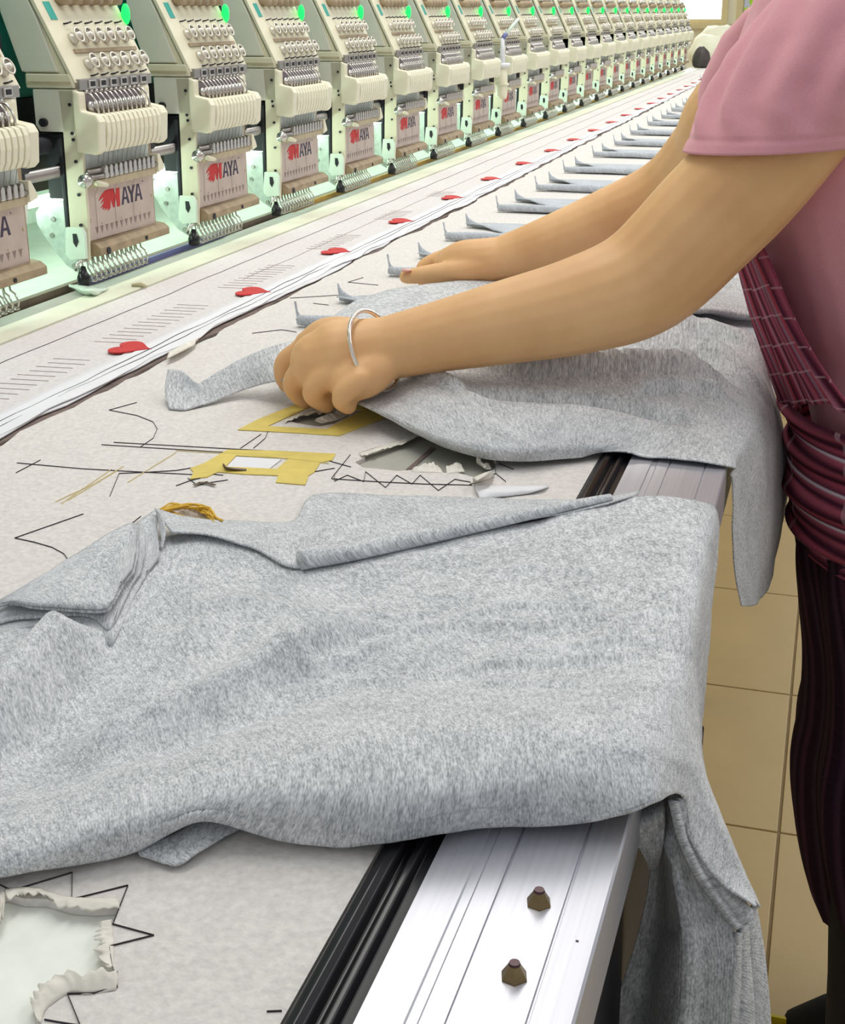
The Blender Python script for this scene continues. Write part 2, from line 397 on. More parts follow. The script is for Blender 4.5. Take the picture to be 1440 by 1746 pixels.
# ================================================================== the room
fl = tag(MB().box(-2.6, 3.0, -1.0, 12.0, -.05, -.003).build('floor', 'grout'), 'beige tiled workshop floor seen beside the table', kind='structure')
tile_me = MB().box(.0025, .4975, .0025, .4975, -.01, 0).mesh('tile', 'tile', bevel=.0015)
for i in range(-2, 4):
    for j in range(1, 22):
        link('tile', tile_me, fl, (.02 + .5 * i, .5 * j, 0))
tag(MB().box(-2.7, -2.6, -1, 12.1, 0, 3.2).build('wall_left', 'wall'), 'cream wall behind the machine beam', kind='structure')
wb = MB()
for b in [(-2.7, 3.0, 0, 1.16), (-2.7, 3.0, 2.5, 3.2), (-2.7, -2.2, 1.16, 2.5), (-.97, -.9, 1.16, 2.5), (-.1, 3.0, 1.16, 2.5)]:
    wb.box(b[0], b[1], 12.0, 12.12, b[2], b[3])
tag(wb.build('wall_back', 'wall'), 'cream end wall with two bright windows', kind='structure')
def window(name, x0, x1, pane_mat, label):
    w = tag(empty(name, (0, 0, 0)), label, kind='structure')
    f = MB()
    f.box(x0, x0 + .05, 11.97, 12.08, 1.16, 2.5).box(x1 - .05, x1, 11.97, 12.08, 1.16, 2.5).box(x0 + .05, x1 - .05, 11.97, 12.08, 1.16, 1.2).box(x0 + .05, x1 - .05, 11.97, 12.08, 2.46, 2.5)
    f.build('window_frame', 'frame', w)
    MB().box(x0 + .05, x1 - .05, 12.03, 12.034, 1.2, 2.46).build('pane', pane_mat, w)
    MB().box(x0 - .03, x1 + .03, 11.9, 12.02, 1.13, 1.16).build('window_sill', 'frame', w)
window('window_1', -2.2, -.97, 'sky', 'frosted window blown out white at the far end of the row')
def glass():
    m, nt, b = nmat('window_glass'); b.inputs['Transmission Weight'].default_value = 1; b.inputs['Roughness'].default_value = 0; b.inputs['IOR'].default_value = 1.02
    return m
M['glass'] = glass()
window('window_2', -.9, -.1, 'glass', 'clear window with sunlit leaves outside, beside the worker')
# greenery outside the clear window
rnd = random.Random(3)
tr = tag(empty('tree', (-.4, 13.4, 0)), 'sunlit yellow-green tree outside the clear window', 'tree')
lf = MB()
for i in range(900):
    c = Vector((rnd.gauss(0, .45), rnd.gauss(0, .25), 1.75 + rnd.gauss(0, .42)))
    a = Vector((rnd.uniform(-1, 1), rnd.uniform(-1, 1), rnd.uniform(-1, 1))).normalized() * .07
    b = a.cross(Vector((rnd.uniform(-1, 1), rnd.uniform(-1, 1), rnd.uniform(-1, 1)))).normalized() * .035
    lf.add([c - a, c + b, c + a, c - b], [(0, 1, 2, 3)])
tag(lf.build('foliage', 'leaf', tr), kind='stuff')
MB().tube([(0, 0, 0), (.03, .02, .8), (-.02, 0, 1.7)], [.07, .055, .03]).build('trunk', 'edgebrown', tr)
# sacks and odds and ends at the far end of the table
def sack(name, loc, r, mat, label, cat, seed):
    mb = MB(); rr = random.Random(seed); n, m = 22, 12; rings = []
    for j in range(1, m):
        ph = math.pi * j / m - math.pi / 2
        ring = []
        for k in range(n):
            th = 2 * math.pi * k / n; d = Vector((math.cos(ph) * math.cos(th), math.cos(ph) * math.sin(th), math.sin(ph)))
            s = 1 + .16 * noise.fractal(d * 1.6 + Vector((seed, 0, 0)), 1, 2, 3)
            z = d.z * r[2] * s
            ring.append(Vector((d.x * r[0] * s, d.y * r[1] * s, max(z, -r[2] * .72))))
        rings.append(ring)
    mb.rings(rings)
    o = mb.build(name, mat, None, True); o.location = (loc[0], loc[1], loc[2] + r[2] * .72)
    return tag(o, label, cat)
# ================================================================== the embroidery machine
HX, HY, P = -.967, 1.624, .34
NH = 23          # heads -1 .. 21
Y0, Y1 = HY - P - .12, HY + 21 * P + .36
mach = tag(empty('machine_beam', (0, 0, 0)), 'teal steel beam carrying the whole row of embroidery heads', 'beam')
MB().box(-1.32, -1.075, Y0, Y1, 1.165, 1.56).build('beam', 'teal', mach, bevel=.006)
MB().box(-1.075, -1.045, Y0, Y1, 1.045, 1.125).build('lower_rail', 'dark', mach)
MB().box(-1.30, -1.075, Y0, Y1, 1.09, 1.165).build('rail_box', 'dark', mach)
for yy in (Y0 + .08, Y1 - .08, 4.5):
    MB().box(-1.30, -1.12, yy - .06, yy + .06, 0, 1.165).build('leg', 'teal', mach)
sh = MB().tube([(-.995, Y0, TZ + .156), (-.995, Y1, TZ + .156)], .008, 10).build('drive_shaft', 'steel', mach, True)
MB().tube([(-1.01, Y0, TZ + .19), (-1.01, Y1, TZ + .19)], .012, 10).build('guide_shaft', 'dark', mach, True)
lamp = tag(MB().tube([(-1.055, Y0 + .05, 1.03), (-1.055, Y1 - .05, 1.03)], .007, 8).build('lamp_tube', 'tube'), 'glowing white lamp tube under the machine beam, behind the needle panels', 'lamp')
# bed under the needles
bed = tag(empty('machine_bed', (0, 0, 0)), 'pale mint machine bed under the needles with a brown front rail', 'machine bed')
MB().box(-1.36, -.995, Y0, Y1, TZ - .03, TZ + .004).build('bed_plate', 'bed', bed, bevel=.001)
MB().box(-.995, -.984, Y0, Y1, TZ - .03, TZ + .008).build('front_rail', 'edgebrown', bed, bevel=.001)
MB().box(-.9835, -.979, Y0 + .5, Y0 + .95, TZ - .03, TZ + .0075).build('blue_strip', 'blue', bed)
MB().box(-.9835, -.979, Y0 + 1.25, Y1, TZ - .03, TZ + .0075).build('yellow_strip', 'gold', bed)
MB().box(-1.36, -1.354, Y0, Y1, TZ + .004, TZ + .12).build('back_guard', 'bed', bed)

sc2 = MB().tube([(0, -.002, 0), (0, .001, 0)], .0036, 8).mesh('shield_screw', 'steel')
# ---- one head, in its own frame: x towards the operator, y along the row, z up from the table
def hm():
    D = []   # (name, mesh, loc, parent_index or None)
    def add(name, mb, mat, smooth=False, bevel=0, loc=None, par=None, me=None):
        D.append((name, me or mb.mesh(name, mat, smooth, bevel), loc, par)); return len(D) - 1
    arm = [(-.088, .50), (-.085, .356), (-.062, .281), (-.012, .281), (.003, .276), (-.052, .386), (-.06, .50)]
    add('arm', MB().prism(arm, 'y', .004, .205), 'ivory', bevel=.003)
    add('side_cover', MB().prism([(-.092, .50), (-.086, .356), (-.063, .283), (-.010, .283), (-.034, .349), (-.058, .398), (-.068, .50)], 'y', .0, .005), 'side', bevel=.0015)
    led = MB().prism([(-.058, .263), (.012, .263), (.012, .270), (.006, .281), (-.058, .281)], 'y', -.001, .207)
    add('ledge', led, 'ivory', bevel=.002)
    add('ledge_groove', MB().box(-.057, .008, -.0025, .0, .2685, .2715), 'tan')
    lc = add('lower_case', MB().prism([(-.05, .262), (-.05, .216), (-.045, .208), (.012, .208), (.012, .262)], 'y', .0, .205), 'side', bevel=.002)
    add('case_knob', MB().tube([(-.036, -.006, .22), (-.036, .002, .22)], .0055, 12), 'dark', par=lc)
    # sloping tension board
    def sl(z, off=0): return .010 - .5 * (z - .268) + off
    tb = MB().prism([(sl(.27), .27), (sl(.27, .006), .27), (sl(.50, .006), .50), (sl(.50), .50)], 'y', .0, .212)
    ti = add('tension_board', tb, 'ivory', bevel=.001)
    add('label_plate', MB().prism([(sl(.347, .006), .347), (sl(.347, .0068), .347), (sl(.369, .0068), .369), (sl(.369, .006), .369)], 'y', .018, .034), 'teal', par=ti)
    nrm = Vector((1, 0, .5)).normalized()
    disc = MB()
    disc.torus(nrm * .012, nrm, .0094, .0013, 20, 6)
    disc.rings([[nrm * h + (Vector((0, 1, 0)) * math.cos(2 * math.pi * k / 16) + nrm.cross(Vector((0, 1, 0))) * math.sin(2 * math.pi * k / 16)) * r for k in range(16)] for r, h in ((.0085, .0), (.0085, .004), (.0045, .006), (.0045, .008), (.0088, .0115), (.0040, .0085), (.0036, .0150), (.0008, .0155))])
    dme = disc.mesh('tension_disc', 'disc', True)
    for r, z in ((0, .323), (1, .291)):
        for k in range(6):
            y = (.046, .052)[r] + k * .0278
            add('tension_disc', None, None, me=dme, loc=(sl(z, .006), y, z), par=ti)
    hk = MB().tube([(0, -.004, -.001), (.006, -.003, 0), (.006, .006, .0015)], .0012, 5).mesh('thread_hook', 'dark')
    for z, y0 in ((.3425, .047), (.278, .050)):
        for k in range(6):
            add('thread_hook', None, None, me=hk, loc=(sl(z, .006), y0 + k * .0272, z), par=ti)
    add('thread_bar', MB().prism([(sl(.306, .006), .306), (sl(.306, .009), .306), (sl(.3105, .009), .3105), (sl(.3105, .006), .3105)], 'y', .034, .202), 'plate', par=ti)
    # upper thread rollers at the top of the picture
    ur = MB()
    for k in range(6):
        y = .058 + k * .027
        ur.tube([Vector((sl(.372, .006), y, .372)), Vector((sl(.372, .024), y, .374))], .009, 12)
    add('thread_roller', ur, 'plate', True, par=ti)
    ur2 = MB()
    for k in range(6):
        y = .058 + k * .027
        ur2.tube([Vector((sl(.388, .006), y, .388)), Vector((sl(.388, .022), y, .391))], .008, 12)
    add('thread_roller', ur2, 'chrome', True, par=ti)
    # sensor bar
    si = add('sensor_bar', MB().box(.010, .0185, .004, .203, .2605, .2745), 'steel', bevel=.001)
    sw = MB().box(0, .002, -.009, .009, -.005, .005).mesh('sensor_window', 'chrome', bevel=.0008)
    sd = MB().box(.002, .0026, -.005, .005, -.0028, .0032).mesh('sensor_eye', 'dark')
    for k in range(6):
        add('sensor_window', None, None, me=sw, loc=(.0186, .034 + k * .0285, .2675), par=si)
        add('sensor_eye', None, None, me=sd, loc=(.0188, .034 + k * .0285, .2675), par=si)
    add('status_lamp', MB().ellipsoid((sl(.353, .012), .213, .353), .0062, .0062, .0145, 16, 12), 'led', True)
    # needle case behind the panel and its left side plate
    add('needle_case', MB().box(-.012, .0095, .006, .203, .045, .262), 'plate')
    spi = add('side_plate', MB().prism([(-.013, .045), (.012, .040), (.016, .10), (.016, .182), (.014, .262), (-.012, .262), (-.010, .21)], 'y', .0, .006), 'ivory', bevel=.001)
    sc = MB().tube([(0, -.0025, 0), (0, .001, 0)], .0022, 8).mesh('screw', 'dark')
    for x, z in ((.004, .243), (.004, .207), (.005, .199), (.006, .171), (.006, .128), (.005, .088)):
        add('screw', None, None, me=sc, loc=(x, 0, z), par=spi)
    # lever housing: pale slotted cover
    hi = add('lever_housing', MB().prism([(.010, .183), (.038, .180), (.044, .186), (.047, .222), (.042, .231), (.020, .235), (.020, .258), (.010, .262)], 'y', -.004, .014), 'ivory_lt', bevel=.003)
    add('lever_housing', MB().prism([(.010, .183), (.038, .180), (.044, .186), (.047, .222), (.042, .231), (.020, .235), (.020, .258), (.010, .262)], 'y', .170, .192), 'ivory_lt', bevel=.003)
    add('housing_core', MB().prism([(.010, .186), (.034, .186), (.041, .206), (.040, .226), (.012, .230)], 'y', .013, .171), 'edgebrown')
    rib = MB()
    prof = [(.034, .1815), (.040, .183), (.0445, .192), (.047, .207), (.0465, .220), (.043, .2285), (.036, .231), (.030, .228), (.036, .2), (.032, .184)]
    rib.prism(prof, 'y', -.0050, .0050)
    rme = rib.mesh('slotted_rib', 'ivory_lt', bevel=.0012)
    for k in range(12):
        add('slotted_rib', None, None, me=rme, loc=(0, .0215 + k * .01305, 0), par=hi)
    add('lever_recess', MB().box(.010, .0145, .012, .172, .228, .258), 'lever')
    lev = MB()
    pts = [(.016, 0, .2575), (.024, 0, .2545), (.030, 0, .247), (.033, 0, .238), (.033, 0, .229)]
    lev.tube(pts, [.0016, .0015, .0014, .0016, .0022], 6)
    lev.tube([(.012, 0, .259), (.019, 0, .2575)], .0032, 8)
    lev.box(.014, .026, -.0022, .0022, .230, .246)
    lme = lev.mesh('take_up_lever', 'chrome', True)
    for k in range(12):
        add('take_up_lever', None, None, me=lme, loc=(0, .0205 + k * .01305, 0), par=hi)
    # gap with threads below the housing
    add('upper_band', MB().box(.0095, .0115, .006, .192, .160, .184), 'galv')
    th = MB()
    for k in range(12):
        y = .0215 + k * .01305
        th.tube([(.030, y, .187), (.026, y - .002, .164)], .0003, 4)
        if k % 4 == 1: th.tube([(.026, y - .002, .15), (.0118, y - .004, .125), (.0118, y - .004, .074)], .00022, 4)
    add('thread', th, 'edgebrown')
    # guide rail with clips
    gi = add('thread_rail', MB().tube([(.026, -.012, .150), (.026, .192, .150)], .0035, 8).box(.018, .024, .0, .190, .1535, .160), 'steel', True)
    add('thread_rail', MB().box(.012, .026, .006, .186, .136, .1455), 'tan')
    clip = MB().prism([(-.0042, .147), (.0042, .147), (.0042, .160), (.0022, .1635), (-.0022, .1635), (-.0042, .160)], 'x', .024, .031).mesh('thread_clip', 'chrome', bevel=.001)
    for k in range(11):
        add('thread_clip', None, None, me=clip, loc=(0, .034 + k * .0134, 0), par=gi)
    add('rail_bolt', MB().tube([(.026, -.020, .148), (.026, -.010, .148)], .0088, 14).tube([(.026, -.022, .148), (.026, -.019, .148)], .004, 8), 'chrome', True)
    add('rail_end', MB().prism([(.184, .138), (.204, .142), (.200, .150), (.190, .164), (.184, .164)], 'x', .016, .030), 'ivory_lt', bevel=.001)
    add('rail_lever', MB().tube([(.034, .0, .144), (.036, .022, .139)], [.004, .003], 8), 'ivory_lt', True)
    # printed panel
    pi = add('needle_panel', MB().prism([(.009, .0655), (.199, .0625), (.198, .137), (.009, .143)], 'x', .0095, .0108), 'panel')
    add('panel_screw', MB().tube([(.0105, .0145, .092), (.0118, .0145, .092)], .0025, 8).tube([(.0105, .193, .104), (.0118, .193, .104)], .0025, 8), 'tan', par=pi)
    fx0, fx1 = .0108, .0111
    flame = [(.100, .126), (.090, .126), (.0875, .116), (.084, .1265), (.072, .1275), (.060, .1265), (.050, .1225), (.0435, .118), (.041, .1145), (.050, .1175), (.055, .1175), (.050, .1145), (.045, .1105), (.056, .1135), (.050, .108), (.043, .105), (.052, .1055), (.048, .102), (.058, .1035), (.055, .100), (.064, .1025), (.063, .0985), (.071, .1015), (.0735, .1135), (.078, .102), (.082, .1005), (.0885, .114), (.0895, .1008), (.0985, .101)]
    add('letter_m', MB().prism(flame, 'x', fx0, fx1), 'red', par=pi)
    def L(poly, y, w): return [(y + p[0] * w, .1015 + p[1] * .0235) for p in poly]
    A_ = [(0, 0), (.24, 0), (.33, .28), (.67, .28), (.76, 0), (1, 0), (.64, 1), (.36, 1)]
    Y_ = [(.38, 0), (.62, 0), (.62, .42), (1, 1), (.74, 1), (.5, .6), (.26, 1), (0, 1), (.38, .42)]
    add('letter_a', MB().prism(L(A_, .103, .023), 'x', fx0, fx1), 'navy', par=pi)
    add('letter_a_counter', MB().prism([(.103 + .36 * .023, .1015 + .42 * .0235), (.103 + .64 * .023, .1015 + .42 * .0235), (.103 + .5 * .023, .1015 + .86 * .0235)], 'x', fx1, fx1 + .0001), 'panel', par=pi)
    add('letter_y', MB().prism(L(Y_, .122, .023), 'x', fx0, fx1), 'navy', par=pi)
    add('letter_a', MB().prism(L(A_, .142, .023), 'x', fx0, fx1), 'navy', par=pi)
    add('letter_a_counter', MB().prism([(.142 + .36 * .023, .1015 + .42 * .0235), (.142 + .64 * .023, .1015 + .42 * .0235), (.142 + .5 * .023, .1015 + .86 * .0235)], 'x', fx1, fx1 + .0001), 'panel', par=pi)
    add('registered_mark', MB().torus((.0109, .169, .127), (1, 0, 0), .0012, .0003, 8, 4), 'navy', par=pi)
    tri = MB().prism([(-.0042, .0815), (.0042, .0815), (.0, .0715)], 'x', fx0, fx1).mesh('needle_mark', 'greyprint')
    for k in range(12):
        add('needle_mark', None, None, me=tri, loc=(0, .030 + k * .0138, 0), par=pi)
    add('panel_dot', MB().tube([(.0107, .045, .0845), (.0114, .045, .0845)], .0013, 6).tube([(.0107, .10, .0845), (.0114, .10, .0845)], .0013, 6).tube([(.0107, .155, .0845), (.0114, .155, .0845)], .0013, 6), 'tan', par=pi)
    # lower plate
    add('lower_plate', MB().prism([(.004, .064), (.018, .062), (.026, .056), (.026, .046), (.012, .044), (.004, .046)], 'y', .010, .214), 'plate', bevel=.0012)
    add('plate_screw', MB().tube([(.0255, .14, .051), (.0275, .14, .051)], .003, 8).tube([(.0255, .03, .05), (.0275, .03, .05)], .005, 8), 'dark')
    add('foot_bracket', MB().prism([(-.012, .086), (.012, .086), (.016, .078), (.015, .045), (-.010, .042), (-.016, .05)], 'y', -.012, -.006), 'bed', bevel=.001)
    add('bracket_slot', MB().prism([(-.002, .078), (.004, .078), (.006, .068), (.002, .06), (-.002, .066)], 'y', -.0126, -.0118), 'dark')
    # presser feet
    ft = MB()
    ft.tube([(.004, 0, .046), (.006, 0, .034), (.012, .0, .030), (.016, 0, .020), (.014, 0, .012)], [.0014, .0014, .0014, .0013, .0013], 5)
    ft.tube([(-.006, 0, .046), (-.004, 0, .026), (.004, 0, .014), (.014, 0, .012)], .0013, 5)
    ft.torus((.012, 0, .011), (0, 0, 1), .0032, .0011, 8, 4)
    ft.tube([(.0, 0, .05), (.002, 0, .04)], .0032, 6)
    fme = ft.mesh('presser_foot', 'chrome', True)
    for k in range(12):
        add('presser_foot', None, None, me=fme, loc=(0, .010 + k * .0135, 0))
    add('working_foot', MB().tube([(.006, -.006, .034), (.006, -.008, .026), (.008, -.010, .020), (.008, -.010, .010)], [.003, .006, .0095, .0085], 12), 'black', True)
    add('foot_spring', MB().tube([(.0, -.016, .030), (.004, -.022, .036), (.008, -.016, .042), (.010, -.004, .042)], .0022, 6), 'chrome', True)
    # galvanised shield behind the side plate
    gi2 = add('shield_plate', MB().prism([(-.012, .118), (-.012, .020), (-.030, .030), (-.055, .060), (-.070, .085), (-.070, .100), (-.060, .112)], 'y', .012, .016), 'galv')
    for x, z in ((-.020, .052), (-.018, .030), (-.048, .070), (-.044, .092)):
        add('shield_screw', None, None, me=sc2, loc=(x, .012, z), par=gi2)
    add('dark_bracket', MB().box(-.045, -.014, .008, .05, .12, .205).box(-.02, -.013, .0, .012, .045, .20), 'dark', bevel=.002)
    add('clamp', MB().box(-.020, -.006, .2, .235, .12, .20).tube([(-.01, .205, .17), (-.01, .245, .17)], .006, 8), 'dark', bevel=.001)
    add('bobbin_case', MB().prism([(.205, .10), (.222, .11), (.228, .135), (.214, .14), (.205, .125)], 'x', -.012, .0), 'bed', bevel=.001)
    # cables hanging behind the arm
    add('cable', MB().tube([(-.075, -.03, .36), (-.085, -.012, .30), (-.080, .01, .27)], .004, 6).tube([(-.11, -.06, .34), (-.095, .0, .30)], .0045, 6), 'dark', True)
    return D
HEAD = hm()
def place_head(k, idx):
    if k <= 9:
        r = empty('embroidery_head', (HX, HY + P * k, TZ)); made = []
        for name, me, loc, par in HEAD:
            o = link(name, me, made[par] if par is not None else r, loc); made.append(o)
    else:
        r = link('embroidery_head', FAR, None, (HX, HY + P * k, TZ))
    lab = 'ivory twelve-needle embroidery head, ' + ('cut off by the left picture edge' if k == -1 else ('last of the row by the far window' if k == 21 else ORD[k] + ' whole one counting from the left'))
    return tag(r, lab, 'sewing machine', 'embroidery heads along the beam')
def join_far():
    bm = bmesh.new(); mats = []
    for name, me, loc, par in HEAD:
        mt = me.materials[0]
        if mt not in mats: mats.append(mt)
        n0 = len(bm.verts); f0 = len(bm.faces); bm.from_mesh(me); bm.verts.ensure_lookup_table(); bm.faces.ensure_lookup_table()
        if loc: bmesh.ops.translate(bm, verts=bm.verts[n0:], vec=Vector(loc))
        for f in bm.faces[f0:]: f.material_index = mats.index(mt)
    m2 = bpy.data.meshes.new('embroidery_head'); bm.to_mesh(m2); bm.free()
    for mt in mats: m2.materials.append(mt)
    return m2
FAR = join_far()
for idx, k in enumerate(range(-1, 22)): place_head(k, idx)
# ================================================================== the work table
TY0, TY1 = -.35, 10.2
tbl = tag(empty('work_table', (0, 0, 0)), 'long embroidery work table with pale boards running past the machine row', 'table')
MB().box(-.945, -.168, TY0, TY1, TZ - .03, TZ - .0045).build('table_top', 'under', tbl)
MB().box(-.978, -.945, TY0, TY1, TZ - .03, TZ - .001).build('grey_strip', 'greytable', tbl)
MB().box(-.944, -.897, TY0, TY1, TZ - .006, TZ + .001).build('cream_edge', 'cream', tbl, bevel=.001)
MB().box(-.16, -.10, .9, TY1, TZ - .11, TZ - .05).build('apron_rail', 'dark', tbl)
MB().box(-.158, -.07, -.3, .86, .58, TZ - .05).build('side_box', 'dark', tbl, bevel=.004)
for yy in (.2, 2.4, 4.8, 7.2, 9.6):
    MB().box(-.20, -.15, yy, yy + .05, 0, TZ - .13).build('leg', 'dark', tbl)
    MB().box(-.92, -.87, yy, yy + .05, 0, TZ - .03).build('leg', 'dark', tbl)
# aluminium edge rail, with real grooves
ral = tag(empty('aluminium_rail', (0, 0, 0)), 'aluminium edge rail with grooves and bronze bolts along the table edge', 'rail')
def gx(f): return -.142 + .08 * f
prof = [(gx(0), -.045), (gx(0), .0), (gx(.225), .0), (gx(.235), -.0006), (gx(.285), -.0006), (gx(.295), .0), (gx(.41), .0), (gx(.414), -.0012), (gx(.424), -.0012), (gx(.428), .0), (gx(.775), .0), (gx(.78), -.0012), (gx(.79), -.0012), (gx(.795), 0), (gx(.985), 0), (gx(1), -.001), (gx(1), -.045)]
MB().prism([(x, TZ + .0015 + z) for x, z in prof], 'y', TY0, TY1).build('rail_profile', 'alu', ral)
for (u, v) in ((918, 1545), (876, 1671)):
    p = PT(u, v)
    b = MB().tube([(p.x, p.y, TZ + .001), (p.x, p.y, TZ + .0022), (p.x, p.y, TZ + .0065), (p.x, p.y, TZ + .0075)], [.0058, .0056, .0030, .0024], 6).build('bolt', 'brass', ral)
    MB().tube([(p.x, p.y, TZ + .0076), (p.x, p.y, TZ + .0086)], [.0026, .0022], 10).build('bolt_hole', 'boltcap', b)
p = PT(983, 1611)
MB().box(p.x - .0006, p.x + .0006, p.y, p.y + .0008, TZ + .0014, TZ + .0018).build('mark', 'boltcap', ral)
blk = tag(empty('rubber_strip', (0, 0, 0)), 'glossy black rubber strip between the backing sheet and the aluminium rail', 'trim')
bp = [(-.1675, -.004), (-.1675, .001), (-.1655, .0036), (-.162, .0048), (-.1585, .0036), (-.1565, -.001), (-.1545, -.001), (-.1525, .0025), (-.1495, .0025), (-.1478, -.002), (-.1425, -.002), (-.1425, -.004)]
MB().prism([(x, TZ + z) for x, z in bp], 'y', TY0, TY1).build('bead', 'black', blk, True, bevel=.0006)
# backing sheets
def wob(y, s, a): return a * noise.fractal(Vector((y * 9, s, 0)), 1, 2, 4) + a * .5 * noise.noise(Vector((y * 2.2, s + 5, 0)))
EDGE = lambda y: -.682 + wob(y, 1.0, .010) - .006 * max(0, y - 3)
ys = [TY0 + (TY1 - TY0) * i / 500 for i in range(501)]
h1 = [(-160, 1560), (-60, 1520), (0, 1528), (12, 1524), (40, 1532), (80, 1533), (120, 1545), (160, 1548), (203, 1546), (196, 1570), (175, 1574), (171, 1600), (185, 1612), (190, 1650), (201, 1656), (199, 1681), (150, 1690), (95, 1682), (62, 1690), (56, 1710), (66, 1746), (40, 1790), (-140, 1800)]
h2 = [(612, 772), (640, 763), (668, 756), (690, 749), (712, 738), (760, 738), (800, 750), (835, 770), (846, 788), (842, 800), (826, 806), (812, 815), (780, 806), (752, 806), (715, 800), (680, 803), (650, 800), (618, 797), (605, 788), (622, 780)]
h3 = [(480, 716), (500, 710), (520, 702), (545, 696), (580, 696), (602, 704), (590, 712), (570, 722), (545, 727), (520, 724)]
pp2 = lambda L: [PT(u, v).to_2d() for u, v in L]
outline = [(-.169, TY0), (-.169, TY1)] + [(EDGE(y), y) for y in reversed(ys)]
bs = tag(empty('backing_sheet', (0, 0, 0)), 'grey-white fibre backing sheet with torn holes and sewn outlines on the table', 'sheet')
sheet('sheet', outline, [pp2(h1), pp2(h2), pp2(h3)], TZ - .0042, TZ, 'felt_near', bs)
MB().box(-.40, -.25, .95, 1.22, TZ - .0044, TZ - .0036).build('under_layer', 'greyunder', bs)
MB().box(-.50, -.42, 1.06, 1.22, TZ - .0044, TZ - .0036).build('under_layer', 'greyunder', bs)
MB().add([PT(692, 800, -.0036), PT(700, 802, -.0036), PT(742, 764, -.0036), PT(735, 762, -.0036), PT(692, 800, -.0028), PT(700, 802, -.0028), PT(742, 764, -.0028), PT(735, 762, -.0028)], [(4, 5, 6, 7), (0, 1, 5, 4), (1, 2, 6, 5), (2, 3, 7, 6), (3, 0, 4, 7)]).build('slit', 'gapbrown', bs)
def flap(pts_rows, mat='torn', nu=44, nv=8, par=bs, name='torn_flap', th=.0003):
    """a torn, lifted tongue of the sheet: its free edge is ragged"""
    rows = [spline([PT(u, v, h * .55) for u, v, h in r], nu) for r in pts_rows]
    sd = pts_rows[0][0][0] * .37
    L = len(rows) - 1
    for j in range(1, L + 1):
        for i in range(nu):
            w = j / L; q = rows[j][i] - rows[0][i]; q = Vector((q.x, q.y, 0)); q = q.normalized() if q.length > 1e-6 else Vector((0, 0, 0))
            k = noise.fractal(Vector((i * .33, sd, 0)), 1, 2, 3)
            rows[j][i] = rows[j][i] + q * (.0045 * k * w) + Vector((0, 0, .0018 * w * noise.noise(Vector((i * .22, sd, 4)))))
    return cloth(name, rows, nu, nv, mat, par, namp=.0003, nscale=260, thick=th)
flap([[(8, 1516, .0004), (50, 1512, .0004), (90, 1522, .0004), (125, 1530, .0004), (200, 1530, .0004)], [(10, 1524, .006), (40, 1516, .006), (80, 1524, .0055), (115, 1535, .004), (203, 1540, .004)], [(14, 1534, .0055), (45, 1524, .006), (85, 1530, .005), (112, 1550, .003), (204, 1548, .003)]])
flap([[(-20, 1500, .0004), (-5, 1520, .001), (2, 1520, .001)], [(-22, 1540, .004), (-2, 1540, .004), (8, 1525, .005)], [(-25, 1580, .003), (0, 1575, .003), (5, 1560, .002)]])
flap([[(190, 1568, .0004), (194, 1600, .0004), (193, 1650, .0004)], [(176, 1570, .004), (178, 1600, .003), (185, 1650, .002)], [(169, 1575, .003), (168, 1605, .002), (174, 1640, .001)]])
flap([[(198, 1688, .0004), (150, 1696, .0004), (118, 1695, .0004), (80, 1720, .0004), (70, 1745, .0004)], [(200, 1668, .005), (150, 1668, .006), (110, 1672, .006), (70, 1695, .005), (62, 1735, .003)], [(198, 1654, .007), (150, 1655, .008), (95, 1664, .007), (58, 1690, .004), (55, 1715, .002)]])
flap([[(612, 773, .0004), (640, 764, .0006), (690, 748, .0008), (715, 736, .0006)], [(616, 778, .003), (648, 768, .0035), (690, 755, .003), (716, 741, .002)]])
flap([[(700, 805, .0), (735, 806, .0), (755, 806, .0)], [(705, 797, .005), (735, 789, .007), (752, 800, .003)]])
flap([[(762, 808, .0), (780, 806, .0), (792, 804, .0)], [(760, 796, .005), (778, 789, .006), (788, 794, .003)]])
flap([[(838, 800, .0), (828, 800, .0), (812, 790, .0)], [(832, 790, .006), (822, 790, .006), (812, 780, .012)], [(828, 796, .009), (818, 788, .010), (814, 774, .018)]])
flap([[(482, 716, .0), (520, 703, .0), (560, 696, .0)], [(486, 720, .003), (522, 708, .004), (562, 702, .004)]])
flap([[(548, 722, .0), (575, 716, .0), (596, 706, .0)], [(535, 716, .006), (560, 706, .008), (585, 700, .006)]])
W1 = .0003
line('stitched_outline', [(-30, 1490), (0, 1508), (20, 1518), (123, 1487), (122, 1533), (218, 1509), (204, 1545), (192, 1575), (262, 1594), (186, 1613), (192, 1650), (200, 1682), (160, 1693), (115, 1694), (137, 1748), (150, 1800)], W1, 'stitch', bs)
line('stitched_outline', [(137, 1748), (110, 1744), (76, 1738)], W1, 'stitch', bs)
